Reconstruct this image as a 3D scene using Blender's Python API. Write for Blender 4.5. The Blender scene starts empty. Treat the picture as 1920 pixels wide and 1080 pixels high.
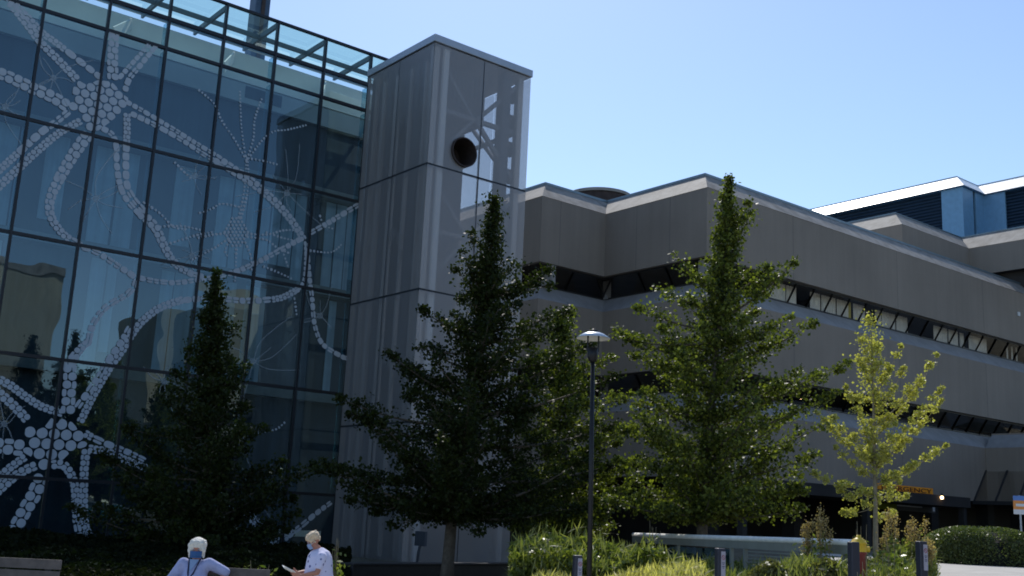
import bpy, bmesh, math, random
import numpy as np
from mathutils import Vector, Matrix
random.seed(7); RNG = np.random.default_rng(11)
S = bpy.context.scene
COL = S.collection
# ------------------------------------------------------------ camera, world, sun, exposure
EYE = 1.7
FPX = 2021.17
PITCH, ROLL, YAW = math.radians(12.06), math.radians(2.733), math.radians(51.446)
cF = Vector((math.cos(YAW)*math.cos(PITCH), math.sin(YAW)*math.cos(PITCH), math.sin(PITCH)))
r0 = Vector((math.sin(YAW), -math.cos(YAW), 0)); u0 = r0.cross(cF)
cR = r0*math.cos(ROLL)+u0*math.sin(ROLL); cU = -r0*math.sin(ROLL)+u0*math.cos(ROLL)
camd = bpy.data.cameras.new('camera'); cam = bpy.data.objects.new('camera', camd); COL.objects.link(cam)
cam.matrix_world = Matrix(((cR.x, cU.x, -cF.x, 0), (cR.y, cU.y, -cF.y, 0), (cR.z, cU.z, -cF.z, EYE), (0, 0, 0, 1)))
camd.sensor_width = 36; camd.lens = FPX/1920*36; camd.clip_start = 0.1; camd.clip_end = 2000
S.camera = cam
SUN_EL, SUN_AZ = math.radians(47), math.radians(35)      # azimuth from +Y towards +X
sdir = Vector((math.sin(SUN_AZ)*math.cos(SUN_EL), math.cos(SUN_AZ)*math.cos(SUN_EL), math.sin(SUN_EL)))
w = bpy.data.worlds.new('World'); S.world = w; w.use_nodes = True
nt = w.node_tree; bg = nt.nodes['Background']
sky = nt.nodes.new('ShaderNodeTexSky'); sky.sky_type = 'NISHITA'; sky.sun_disc = False
sky.sun_elevation = SUN_EL; sky.sun_rotation = SUN_AZ
sky.air_density = 1.0; sky.dust_density = 0.22; sky.ozone_density = 2.3
nt.links.new(sky.outputs[0], bg.inputs[0]); bg.inputs[1].default_value = 0.15
sl = bpy.data.lights.new('sun', 'SUN'); so = bpy.data.objects.new('sun', sl); COL.objects.link(so)
sl.energy = 3.6; sl.angle = math.radians(0.5); sl.color = (1, 0.95, 0.88)
so.rotation_euler = sdir.to_track_quat('Z', 'Y').to_euler(); so.location = (0, 0, 60)
S.view_settings.view_transform = 'Standard'; S.view_settings.look = 'None'
S.view_settings.exposure = 0.14; S.view_settings.gamma = 1
S.render.engine = 'CYCLES'
S.cycles.filter_width = 1.8; S.cycles.max_bounces = 10; S.cycles.transparent_max_bounces = 24; S.cycles.diffuse_bounces = 3

# ------------------------------------------------------------ helpers
def ray(px, py):
    d = cF*FPX + cR*(px-960) - cU*(py-540)
    return d/math.hypot(d.x, d.y)
def W(px, py, D):
    d = ray(px, py); return Vector((0, 0, EYE)) + d*D
def onY(px, py, Y):
    d = ray(px, py); return Vector((0, 0, EYE)) + d*(Y/d.y)
def onX(px, py, X):
    d = ray(px, py); return Vector((0, 0, EYE)) + d*(X/d.x)
def smooth(a, b, x):
    t = min(1, max(0, (x-a)/(b-a))); return t*t*(3-2*t)
def gz(x, y):                                           # the ground rises to the right
    s = x*0.782-y*0.623
    return 1.05*smooth(4.2, 10.5, s)*smooth(9, 18, math.hypot(x, y))

def tag(o, label=None, cat=None, group=None, kind=None):
    if label: o['label'] = label
    if cat: o['category'] = cat
    if group: o['group'] = group
    if kind: o['kind'] = kind
    return o
def empty(name, loc, label, cat, group=None):
    o = bpy.data.objects.new(name, None); COL.objects.link(o); o.location = loc
    o.empty_display_size = 0.3
    return tag(o, label, cat, group)
class MB:
    def __init__(s): s.v = []; s.f = []
    def poly(s, pts):
        n = len(s.v); s.v += [tuple(p) for p in pts]; s.f.append(tuple(range(n, n+len(pts)))); return s
    def box(s, x0, x1, y0, y1, z0, z1):
        n = len(s.v)
        s.v += [(x, y, z) for z in (z0, z1) for y in (y0, y1) for x in (x0, x1)]
        for f in ((0,2,3,1),(4,5,7,6),(0,1,5,4),(2,6,7,3),(0,4,6,2),(1,3,7,5)): s.f.append(tuple(n+i for i in f))
        return s
    def obox(s, c, ax, ay, az):                          # centre and three half-axis vectors
        c = Vector(c); n = len(s.v)
        for k in (-1, 1):
            for j in (-1, 1):
                for i in (-1, 1): s.v.append(tuple(c+ax*i+ay*j+az*k))
        for f in ((0,2,3,1),(4,5,7,6),(0,1,5,4),(2,6,7,3),(0,4,6,2),(1,3,7,5)): s.f.append(tuple(n+i for i in f))
        return s
    def bar(s, p, q, w_, h_=None, up=Vector((0, 0, 1))):
        p = Vector(p); q = Vector(q); h_ = h_ or w_
        d = (q-p); a = d.normalized()
        if abs(a.dot(up)) > .98: up = Vector((0, 1, 0))
        b = a.cross(up).normalized(); c = b.cross(a)
        return s.obox((p+q)/2, d/2, b*w_/2, c*h_/2)
    def tube(s, pts, rad, seg=10, cap=True):
        pts = [Vector(p) for p in pts]
        if not hasattr(rad, '__len__'): rad = [rad]*len(pts)
        n0 = len(s.v); ref = Vector((0.31, 0.17, 0.93))
        for i, p in enumerate(pts):
            d = (pts[min(i+1, len(pts)-1)]-pts[max(i-1, 0)]).normalized()
            rr = ref if abs(d.dot(ref)) < .97 else Vector((1, 0, 0))
            b = d.cross(rr).normalized(); c = b.cross(d)
            for k in range(seg):
                t = 2*math.pi*k/seg
                s.v.append(tuple(p+(b*math.cos(t)+c*math.sin(t))*rad[i]))
        for i in range(len(pts)-1):
            for k in range(seg):
                a = n0+i*seg+k; b = n0+i*seg+(k+1) % seg
                s.f.append((a, b, b+seg, a+seg))
        if cap:
            s.f.append(tuple(n0+k for k in range(seg))[::-1]); s.f.append(tuple(n0+(len(pts)-1)*seg+k for k in range(seg)))
        return s
    def lathe(s, c, prof, seg=24, M=None):               # prof: list of (radius, z)
        n0 = len(s.v); c = Vector(c)
        for (r_, z_) in prof:
            for k in range(seg):
                t = 2*math.pi*k/seg; q = Vector((r_*math.cos(t), r_*math.sin(t), z_))
                if M: q = M @ q
                s.v.append(tuple(c+q))
        for i in range(len(prof)-1):
            for k in range(seg):
                a = n0+i*seg+k; b = n0+i*seg+(k+1) % seg
                s.f.append((a, b, b+seg, a+seg))
        return s
    def ball(s, c, rx, ry=None, rz=None, seg=14, M=None):
        ry = ry or rx; rz = rz or rx; c = Vector(c); n0 = len(s.v); R_ = seg//2
        for i in range(R_+1):
            a = math.pi*i/R_
            for k in range(seg):
                t = 2*math.pi*k/seg
                q = Vector((rx*math.sin(a)*math.cos(t), ry*math.sin(a)*math.sin(t), rz*math.cos(a)))
                if M: q = M @ q
                s.v.append(tuple(c+q))
        for i in range(R_):
            for k in range(seg):
                a = n0+i*seg+k; b = n0+i*seg+(k+1) % seg
                s.f.append((a, a+seg, b+seg, b))
        return s
    def build(s, name, m, parent=None, smooth_=False, bevel=0, label=None):
        off = Vector((0, 0, 0)); p = parent
        while p is not None: off += p.location; p = p.parent
        me = bpy.data.meshes.new(name)
        me.from_pydata([(a-off.x, b-off.y, c-off.z) for a, b, c in s.v], [], s.f)
        me.update(); me.materials.append(m)
        if smooth_:
            for pl in me.polygons: pl.use_smooth = True
        o = bpy.data.objects.new(name, me); COL.objects.link(o)
        if parent is not None: o.parent = parent
        if bevel:
            b = o.modifiers.new('bevel', 'BEVEL'); b.width = bevel; b.segments = 2; b.limit_method = 'ANGLE'
        if label: o['label'] = label
        return o

def mat(name, col, rough=0.7, metal=0.0, spec=0.5, var=0.0, vscale=3.0, bump=0.0, bscale=30.0, streak=0.0, trans=0.0, coat=0.0):
    m = bpy.data.materials.new(name); m.use_nodes = True; n = m.node_tree.nodes; l = m.node_tree.links
    b = n['Principled BSDF']; b.inputs['Roughness'].default_value = rough; b.inputs['Metallic'].default_value = metal
    b.inputs['Specular IOR Level'].default_value = spec; b.inputs['Base Color'].default_value = (*col, 1)
    b.inputs['Coat Weight'].default_value = coat
    tc = n.new('ShaderNodeTexCoord'); last = None
    if var or streak:
        base = n.new('ShaderNodeRGB'); base.outputs[0].default_value = (*col, 1); last = base.outputs[0]
        if var:
            nz = n.new('ShaderNodeTexNoise'); nz.inputs['Scale'].default_value = vscale; nz.inputs['Detail'].default_value = 8
            l.new(tc.outputs['Object'], nz.inputs['Vector'])
            mr = n.new('ShaderNodeMapRange'); mr.inputs[1].default_value = .3; mr.inputs[2].default_value = .7
            mr.inputs[3].default_value = 1-var; mr.inputs[4].default_value = 1+var
            l.new(nz.outputs[0], mr.inputs[0])
            mx = n.new('ShaderNodeVectorMath'); mx.operation = 'SCALE'
            l.new(last, mx.inputs[0]); l.new(mr.outputs[0], mx.inputs['Scale']); last = mx.outputs[0]
        if streak:
            mp = n.new('ShaderNodeMapping'); mp.inputs['Scale'].default_value = (2.2, 2.2, 0.12)
            l.new(tc.outputs['Object'], mp.inputs[0])
            nz = n.new('ShaderNodeTexNoise'); nz.inputs['Scale'].default_value = 1.4; nz.inputs['Detail'].default_value = 6
            l.new(mp.outputs[0], nz.inputs['Vector'])
            mr = n.new('ShaderNodeMapRange'); mr.inputs[1].default_value = .35; mr.inputs[2].default_value = .7
            mr.inputs[3].default_value = 1+streak*.5; mr.inputs[4].default_value = 1-streak
            l.new(nz.outputs[0], mr.inputs[0])
            mx = n.new('ShaderNodeVectorMath'); mx.operation = 'SCALE'
            l.new(last, mx.inputs[0]); l.new(mr.outputs[0], mx.inputs['Scale']); last = mx.outputs[0]
        l.new(last, b.inputs['Base Color'])
    if bump:
        nz = n.new('ShaderNodeTexNoise'); nz.inputs['Scale'].default_value = bscale; nz.inputs['Detail'].default_value = 6
        l.new(tc.outputs['Object'], nz.inputs['Vector'])
        bp = n.new('ShaderNodeBump'); bp.inputs['Strength'].default_value = bump; bp.inputs['Distance'].default_value = .03
        l.new(nz.outputs[0], bp.inputs['Height']); l.new(bp.outputs[0], b.inputs['Normal'])
    return m
def glassmat(name, refl, tint, gcol=(1, 1, 1), rough=0.0, wave=0.0, fres=True):
    m = bpy.data.materials.new(name); m.use_nodes = True; n = m.node_tree.nodes; l = m.node_tree.links
    n.remove(n['Principled BSDF']); out = n['Material Output']
    g = n.new('ShaderNodeBsdfGlossy'); g.inputs['Color'].default_value = (*gcol, 1); g.inputs['Roughness'].default_value = rough
    t = n.new('ShaderNodeBsdfTransparent'); t.inputs['Color'].default_value = (*tint, 1)
    mx = n.new('ShaderNodeMixShader')
    lw = n.new('ShaderNodeLayerWeight'); lw.inputs[0].default_value = .5
    mr = n.new('ShaderNodeMapRange'); mr.inputs[3].default_value = refl; mr.inputs[4].default_value = min(1, refl+.75)
    pw = n.new('ShaderNodeMath'); pw.operation = 'POWER'; pw.inputs[1].default_value = 3.5
    l.new(lw.outputs['Facing'], pw.inputs[0]); l.new(pw.outputs[0], mr.inputs[0]); l.new(mr.outputs[0], mx.inputs[0])
    l.new(t.outputs[0], mx.inputs[1]); l.new(g.outputs[0], mx.inputs[2]); l.new(mx.outputs[0], out.inputs[0])
    if wave:
        tc = n.new('ShaderNodeTexCoord'); nz = n.new('ShaderNodeTexNoise'); nz.inputs['Scale'].default_value = .55; nz.inputs['Detail'].default_value = 1
        l.new(tc.outputs['Object'], nz.inputs['Vector'])
        bp = n.new('ShaderNodeBump'); bp.inputs['Strength'].default_value = wave; bp.inputs['Distance'].default_value = .05
        l.new(nz.outputs[0], bp.inputs['Height']); l.new(bp.outputs[0], g.inputs['Normal'])
    return m
def leafmat(name, c1, c2, tr=0.45, rough=.45, spec=.5):
    m = bpy.data.materials.new(name); m.use_nodes = True; n = m.node_tree.nodes; l = m.node_tree.links
    b = n['Principled BSDF']; b.inputs['Roughness'].default_value = rough; b.inputs['Specular IOR Level'].default_value = spec
    at = n.new('ShaderNodeAttribute'); at.attribute_name = 'rnd'
    cr = n.new('ShaderNodeMix'); cr.data_type = 'RGBA'
    cr.inputs[6].default_value = (*c1, 1); cr.inputs[7].default_value = (*c2, 1)
    l.new(at.outputs['Fac'], cr.inputs[0]); l.new(cr.outputs[2], b.inputs['Base Color'])
    t = n.new('ShaderNodeBsdfTranslucent')
    sc = n.new('ShaderNodeVectorMath'); sc.operation = 'MULTIPLY'; sc.inputs[1].default_value = (1.35, 1.5, .55)
    l.new(cr.outputs[2], sc.inputs[0]); l.new(sc.outputs[0], t.inputs['Color'])
    mx = n.new('ShaderNodeMixShader'); mx.inputs[0].default_value = tr
    l.new(b.outputs[0], mx.inputs[1]); l.new(t.outputs[0], mx.inputs[2]); l.new(mx.outputs[0], n['Material Output'].inputs[0])
    return m
def meshpanelmat(name, alpha, col):
    m = bpy.data.materials.new(name); m.use_nodes = True; n = m.node_tree.nodes; l = m.node_tree.links
    b = n['Principled BSDF']; b.inputs['Base Color'].default_value = (*col, 1); b.inputs['Roughness'].default_value = .5
    b.inputs['Metallic'].default_value = .6
    t = n.new('ShaderNodeBsdfTransparent'); mx = n.new('ShaderNodeMixShader'); mx.inputs[0].default_value = alpha
    l.new(t.outputs[0], mx.inputs[1]); l.new(b.outputs[0], mx.inputs[2]); l.new(mx.outputs[0], n['Material Output'].inputs[0])
    return m

M = {}
M['concrete'] = mat('concrete', (.255, .222, .19), .85, var=.09, vscale=.30, streak=.06, bump=.25, bscale=9)
M['fascia'] = mat('weathered_fascia', (.245, .23, .21), .75, var=.32, vscale=1.6, bump=.3, bscale=6)
M['jointline'] = mat('pour_joint_line', (.15, .14, .13), .9)
M['ledge'] = mat('ledge_concrete', (.27, .27, .275), .8, var=.12, vscale=.9, streak=.1)
M['flash'] = mat('metal_flashing', (.20, .26, .30), .45, .6, var=.1)
M['darkglass'] = glassmat('bronze_glass', .06, (.88, .86, .83))
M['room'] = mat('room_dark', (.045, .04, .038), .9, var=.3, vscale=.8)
M['curtain'] = mat('curtain_cloth', (.88, .90, .87), .9, var=.12, vscale=4)
M['curtain_y'] = mat('curtain_cloth_yellow', (.62, .55, .16), .9, var=.12, vscale=4)
M['frame'] = mat('window_frame_dark', (.02, .02, .022), .5)
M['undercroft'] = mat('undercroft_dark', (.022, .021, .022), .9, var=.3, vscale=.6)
M['louvre'] = mat('louvre_metal', (.03, .065, .12), .5, .1, var=.15, vscale=2)
M['bluepanel'] = mat('blue_metal_panel', (.17, .34, .52), .45, .1, var=.08)
M['whitemetal'] = mat('white_metal', (.88, .88, .87), .35, .0, spec=.8)
M['mullion'] = mat('mullion_dark', (.012, .016, .024), .4, .3)
M['glass'] = glassmat('facade_glass', .13, (.54, .66, .70), (.62, .86, 1.0), wave=.2)
M['glass_b'] = glassmat('facade_glass_clear', .09, (.62, .72, .74), (.66, .86, .98), wave=.25)
M['glass_c'] = glassmat('facade_glass_mirror', .18, (.46, .58, .62), (.66, .88, 1.0), wave=.15)
M['glass_top'] = glassmat('upper_facade_glass', .10, (.72, .84, .84), (.62, .86, 1.0), wave=.1)
M['roofglass'] = glassmat('roof_glass', .04, (.80, .93, .89))
M['fin'] = glassmat('glass_fin', .30, (.55, .72, .76), (.75, .95, 1))
M['steel'] = mat('painted_steel', (.10, .15, .17), .5, .2)
M['plaster'] = mat('plaster_panel', (.85, .87, .82), .8, var=.08, vscale=.7)
M['plaster_mid'] = mat('plaster_mid', (.34, .39, .42), .8, var=.1, vscale=.6)
M['innerdark'] = mat('inner_wall_blue', (.03, .05, .075), .7, var=.3, vscale=.5, streak=.3)
M['blind'] = mat('vertical_blind', (.30, .42, .52), .7, var=.15, vscale=1.2, streak=.3)
M['slab'] = mat('floor_slab', (.16, .19, .2), .8, var=.1)
M['frit'] = mat('frit_film', (.36, .425, .51), .6, var=.06, vscale=2)
fm = bpy.data.materials.new('frit_film_thin'); fm.use_nodes = True
_n = fm.node_tree.nodes; _l = fm.node_tree.links; _b = _n['Principled BSDF']; _b.inputs['Base Color'].default_value = (.40, .48, .56, 1)
_t = _n.new('ShaderNodeBsdfTransparent'); _x = _n.new('ShaderNodeMixShader'); _x.inputs[0].default_value = .38
_l.new(_t.outputs[0], _x.inputs[1]); _l.new(_b.outputs[0], _x.inputs[2]); _l.new(_x.outputs[0], _n['Material Output'].inputs[0])
M['fritthin'] = fm
M['mesh_r'] = meshpanelmat('perforated_metal', .50, (.44, .43, .44))
M['towersteel'] = mat('tower_steel', (.38, .37, .37), .5, .3)
M['bracesteel'] = mat('brace_steel', (.17, .175, .19), .5, .3)
M['towerdark'] = mat('tower_duct', (.07, .08, .10), .6, .2)
M['capmetal'] = mat('cap_metal', (.36, .40, .46), .4, .5, var=.05)
M['rust'] = mat('rusty_duct', (.045, .034, .034), .8, .2, var=.3, vscale=4)
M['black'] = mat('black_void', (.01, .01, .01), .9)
M['bark'] = mat('bark', (.10, .082, .065), .9, var=.3, vscale=9, bump=.6, bscale=25)
M['barkpale'] = mat('bark_pale', (.24, .20, .13), .9, var=.25, vscale=9, bump=.5, bscale=25)
M['leaf_shaded'] = leafmat('leaf_shaded', (.012, .021, .005), (.036, .048, .010), .35, .55, .2)  # darker copy of the tree leaf, with the shade put into its colour
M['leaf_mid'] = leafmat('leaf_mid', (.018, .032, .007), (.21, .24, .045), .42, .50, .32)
M['leaf_yel'] = leafmat('leaf_yellowgreen', (.32, .31, .08), (.50, .46, .17), .5, .5)
M['leaf_hedge'] = leafmat('leaf_hedge', (.045, .065, .02), (.15, .18, .06), .35, .4)
M['leaf_shrub'] = leafmat('leaf_shrub', (.05, .08, .015), (.27, .30, .08), .42, .4)
M['leaf_olive'] = leafmat('leaf_olive', (.06, .07, .02), (.19, .18, .07), .35, .5)
M['grass_dry'] = leafmat('grass_dry', (.34, .32, .12), (.68, .60, .30), .45, .6, .3)
M['grass_green'] = leafmat('grass_green', (.09, .12, .035), (.30, .30, .12), .4, .5, .3)
M['plume'] = leafmat('plume_seed', (.30, .20, .10), (.45, .34, .20), .4, .7, .2)
M['leaf_cover'] = leafmat('leaf_cover_shaded', (.006, .009, .004), (.016, .020, .008), .3, .8, .08)  # near-black ground cover leaves, the building's shade put into their colour
M['ground'] = mat('soil_ground', (.10, .09, .06), .95, var=.35, vscale=1.2, bump=.5, bscale=12)
M['paving'] = mat('pale_paving', (.42, .40, .37), .85, var=.10, vscale=1.5, bump=.1, bscale=40)
M['lampmetal'] = mat('lamp_black_metal', (.014, .015, .018), .45, .4)
M['lampshade'] = mat('lamp_shade_metal', (.52, .58, .66), .35, .3)
M['lampinner'] = mat('lamp_shade_inner', (.75, .74, .70), .6)
M['postmetal'] = mat('bollard_metal', (.022, .026, .045), .45, .3)
M['sticker'] = mat('white_sticker', (.32, .31, .38), .6)
M['stickerink'] = mat('sticker_ink', (.06, .06, .12), .6)
M['stickerred'] = mat('sticker_red', (.25, .05, .07), .6)
M['railwhite'] = mat('rail_white_paint', (.92, .91, .88), .5, var=.1, vscale=5)
M['railgrey'] = mat('rail_grey_metal', (.27, .28, .25), .6, .1, var=.1)
M['railteal'] = glassmat('rail_glass', .10, (.25, .48, .52))
M['hydyellow'] = mat('hydrant_yellow', (.60, .40, .02), .45)
M['hydred'] = mat('hydrant_red', (.16, .014, .012), .5)
M['wood'] = mat('bench_wood', (.10, .088, .085), .8, var=.25, vscale=8, bump=.3, bscale=30)
M['granite'] = mat('dark_granite', (.018, .017, .020), .55, var=.3, vscale=12)
M['orange'] = mat('orange_sign', (.90, .33, .01), .6, var=.05)
M['signink'] = mat('sign_dark_ink', (.10, .03, .01), .6)
M['signyel'] = mat('sign_yellowgreen', (.16, .20, .01), .6)
M['signgrey'] = mat('sign_grey', (.10, .105, .11), .6)
M['signwhite'] = mat('sign_white', (.65, .68, .72), .6)
M['signblue'] = mat('sign_blue', (.10, .22, .55), .6)
M['signorange'] = mat('sign_orange', (.70, .28, .08), .6)
M['skin'] = mat('skin', (.50, .27, .19), .55, var=.05)
M['skinred'] = mat('skin_ruddy', (.42, .19, .13), .55, var=.05)
M['hairwhite'] = mat('hair_white', (.80, .77, .70), .55, var=.12, vscale=30, bump=.9, bscale=70)
M['hairblond'] = mat('hair_blond', (.74, .58, .40), .55, var=.2, vscale=30, bump=.9, bscale=70)
M['maskblue'] = mat('mask_blue', (.02, .09, .26), .7)
M['maskpale'] = mat('mask_pale', (.22, .32, .52), .7)
M['shirtblue'] = mat('shirt_lightblue', (.33, .37, .60), .85, var=.16, vscale=7, bump=1.0, bscale=9)
M['strap'] = mat('dark_strap', (.015, .02, .06), .7)
M['trousers'] = mat('dark_trousers', (.03, .032, .05), .85)
M['bagdark'] = mat('dark_bag', (.02, .025, .035), .7)
M['shoe'] = mat('shoe_dark', (.03, .028, .026), .6)
M['paper'] = mat('paper', (.80, .82, .80), .8)
# shirt with a small printed pattern
pm = mat('shirt_printed', (.60, .60, .80), .85, bump=.3, bscale=14); _n = pm.node_tree.nodes; _l = pm.node_tree.links
_tc = _n.new('ShaderNodeTexCoord'); _v = _n.new('ShaderNodeTexVoronoi'); _v.inputs['Scale'].default_value = 11
_l.new(_tc.outputs['Object'], _v.inputs['Vector']); _cr = _n.new('ShaderNodeValToRGB')
_cr.color_ramp.elements[0].position = .20; _cr.color_ramp.elements[0].color = (.10, .12, .28, 1)
_cr.color_ramp.elements[1].position = .26; _cr.color_ramp.elements[1].color = (.60, .60, .80, 1)
_l.new(_v.outputs['Distance'], _cr.inputs[0]); _l.new(_cr.outputs[0], _n['Principled BSDF'].inputs['Base Color'])
M['shirtprint'] = pm
gm = bpy.data.materials.new('lamp_glow'); gm.use_nodes = True
_b = gm.node_tree.nodes['Principled BSDF']; _b.inputs['Emission Color'].default_value = (1, .62, .3, 1); _b.inputs['Emission Strength'].default_value = 9
M['glow'] = gm

# ------------------------------------------------------------ ground and road
def sheet(name, pts_fn, m, nx, ny):
    mb = MB()
    for j in range(ny+1):
        for i in range(nx+1): mb.v.append(pts_fn(i/nx, j/ny))
    for j in range(ny):
        for i in range(nx):
            a = j*(nx+1)+i; mb.f.append((a, a+1, a+nx+2, a+nx+1))
    return mb.build(name, m, smooth_=True)
def gfn(u, v):
    a = (u*2-1); b = (v*2-1)
    x = 20+a*60+a**5*600; y = 20+b*60+b**5*600
    return (x, y, gz(x, y))
tag(sheet('ground', gfn, M['ground'], 160, 160), kind='structure')
def rfn(u, v):                                          # pale paving on the right, beside the hedge
    s0, s1 = 8.6, 40; f0, f1 = 14, 36
    s = s0+(s1-s0)*u; f = f0+(f1-f0)*v
    s += 0.14*(f-26)
    x = f*math.cos(YAW)+s*math.sin(YAW); y = f*math.sin(YAW)-s*math.cos(YAW)
    return (x, y, gz(x, y)+.02)
tag(sheet('pavement', rfn, M['paving'], 30, 24), kind='structure')
def lfn(u, v):                                          # path where the benches stand
    s = -14+22*u; f = 3+14.2*v
    x = f*math.cos(YAW)+s*math.sin(YAW); y = f*math.sin(YAW)-s*math.cos(YAW)
    return (x, y, gz(x, y)+.012)
tag(sheet('path', lfn, M['paving'], 30, 24), kind='structure')

# ------------------------------------------------------------ glass building
YF = 40.0; X0, X1 = -3.61, 25.5; XM0 = 9.16; DX = 2.3235
LV = [0.25, 2.30, 6.50, 10.75, 14.98, 19.25, 20.50, 21.98]
gb = empty('glass_building', (11, YF, 0), 'tall glass curtain wall building with white neuron pattern on its panes', 'building')
mxs = []
k = -6
while XM0+k*DX < X1: 
    if XM0+k*DX > X0-.1: mxs.append(XM0+k*DX)
    k += 1
for i in range(len(mxs)):
    xa = mxs[i]; xb = mxs[i+1] if i+1 < len(mxs) else X1
    if xb-xa < .3 or xa < 6: 
        continue
    for j in range(len(LV)-1):
        tilt = np.clip(RNG.normal(0, .006, 2), -.011, .011)                   # panes never sit perfectly flat
        yy = [YF+tilt[0]*a+tilt[1]*b for a, b in ((-1, -1), (1, -1), (1, 1), (-1, 1))]
        MB().poly([(xa+.03, yy[0], LV[j]+.03), (xb-.03, yy[1], LV[j]+.03), (xb-.03, yy[2], LV[j+1]-.03), (xa+.03, yy[3], LV[j+1]-.03)]).build('glass_pane', M['roofglass'] if j == 6 else (M['glass_top'] if j == 5 else M[random.choice(['glass', 'glass', 'glass_b', 'glass_c'])]), gb)
# far left part of the wall, beyond the picture
MB().box(X0, 6.78, YF-.01, YF+.02, .25, 21.98).build('glass_wall_end', M['glass'], gb)
for x in mxs:
    MB().box(x-.045, x+.045, YF-.075, YF+.12, .2, 22.0).build('mullion', M['mullion'], gb)
    MB().box(x-.05, x+.05, YF+.13, YF+3.4, 21.72, 21.95).build('roof_beam', M['steel'], gb)
for z in LV[1:]:
    hh = .06 if z < 20 else (.075 if z < 21 else .05)
    MB().box(X0, X1, YF-.055, YF+.10, z-hh, z+hh).build('transom', M['mullion'], gb)
MB().box(X0, X1, YF+1.7, YF+1.82, 21.74, 21.93).build('roof_purlin', M['steel'], gb)
MB().poly([(X0, YF, 22.02), (X1, YF, 22.02), (X1, YF+3.4, 22.02), (X0, YF+3.4, 22.02)]).build('glass_roof', M['roofglass'], gb)
MB().box(X0, X1, YF+3.35, YF+3.5, 21.9, 22.1).build('roof_edge_beam', M['steel'], gb)
for i, x in enumerate(mxs):
    if x > 6 and i % 2 == 1:
        for j in range(1, len(LV)-2):
            MB().box(x-.02, x+.012, YF+.13, YF+.55, LV[j]+.08, LV[j+1]-.08).build('glass_fin', M['fin'], gb)
# inner wall of the double facade
YI = YF+3.45
mb = MB().box(X0, X1, YI, YI+.3, 20.32, 21.66); mb.build('inner_wall_top', M['plaster'], gb)
MB().box(X0, X1, YI-.03, YI+.2, 19.35, 20.24).build('inner_spandrel', M['plaster_mid'], gb)
MB().box(X0, X1, YI+.35, YI+.6, 0, 21.2).build('inner_wall', M['innerdark'], gb)
MB().box(X0, X1, YI+.7, YI+18, 0, 21.3).build('building_core', M['plaster_mid'], gb)
for z in (6.7, 11.6, 16.2):
    MB().box(X0, X1, YI-.25, YI+.33, z-.28, z+.1).build('floor_slab', M['slab'], gb)
mb = MB()
rr = random.Random(4)
for zb, zt in ((11.75, 15.85), (6.85, 11.2)):
    x = 6.5
    while x < X1-.5:
        wd = rr.uniform(.35, 1.1)
        if rr.random() < (.62 if zb > 9 else .45): 
            mb.box(x, x+wd*.9, YI+.2+rr.uniform(0, .08), YI+.3, zb+rr.choice([0, 0, .6]), zt)
        x += wd
mb.build('vertical_blinds', M['blind'], gb)
mb = MB()                                              # slanted ceiling fold seen in the top floor
for x in mxs[4::2]:
    if x > 6: mb.bar((x+.5, YF+.9, 19.6), (x+1.9, YI-.1, 21.3), .06, .45)
mb.build('atrium_brace', M['plaster'], gb)
MB().box(mxs[9]+.3, mxs[9]+2.1, YI-.06, YI-.031, 19.62, 20.16).build('inner_window', M['innerdark'], gb)
MB().box(X0, X1, YF-.25, YF+.1, -.2, .25).build('base_kerb', M['railgrey'], gb)
MB().box(17.6, 23.4, YF+1.6, YF+1.9, .55, .80).build('lobby_rail', M['railwhite'], gb)

# neuron film on the outer face of the panes
YN = YF-.030                                            # printed on the outer face of the panes
def fp(p): q = onY(p[0], p[1], YN); return (q.x, q.z)
def inpoly(p, poly):
    c = False; n = len(poly); j = n-1
    for i in range(n):
        if (poly[i][1] > p[1]) != (poly[j][1] > p[1]) and p[0] < (poly[j][0]-poly[i][0])*(p[1]-poly[i][1])/(poly[j][1]-poly[i][1])+poly[i][0]: c = not c
        j = i
    return c
def catmull(P, step):
    out = []; n = len(P)
    for i in range(n-1):
        p0 = P[max(i-1, 0)]; p1 = P[i]; p2 = P[i+1]; p3 = P[min(i+2, n-1)]
        L_ = math.dist(p1, p2); m_ = max(2, int(L_/step))
        for k in range(m_):
            t = k/m_
            out.append(tuple(.5*((2*b)+(-a+c)*t+(2*a-5*b+4*c-d)*t*t+(-a+3*b-3*c+d)*t**3) for a, b, c, d in zip(p0, p1, p2, p3)))
    out.append(P[-1]); return out
def cell(mb, pts):
    if len(pts) < 3: return
    yy = YN-.0005*(len(mb.f) % 23)
    mb.poly([(x, yy, z) for x, z in pts])
def roundcell(c, d, L_, Wd, sup=3.0):
    n = (-d[1], d[0]); out = []
    for k in range(14):
        t = 2*math.pi*k/14; ct, st = math.cos(t), math.sin(t)
        a = math.copysign(abs(ct)**(2/sup), ct)*L_/2; b = math.copysign(abs(st)**(2/sup), st)*Wd/2
        out.append((c[0]+d[0]*a+n[0]*b, c[1]+d[1]*a+n[1]*b))
    return out
K = .0206                                               # metres on the facade per photograph pixel (mean)
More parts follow.
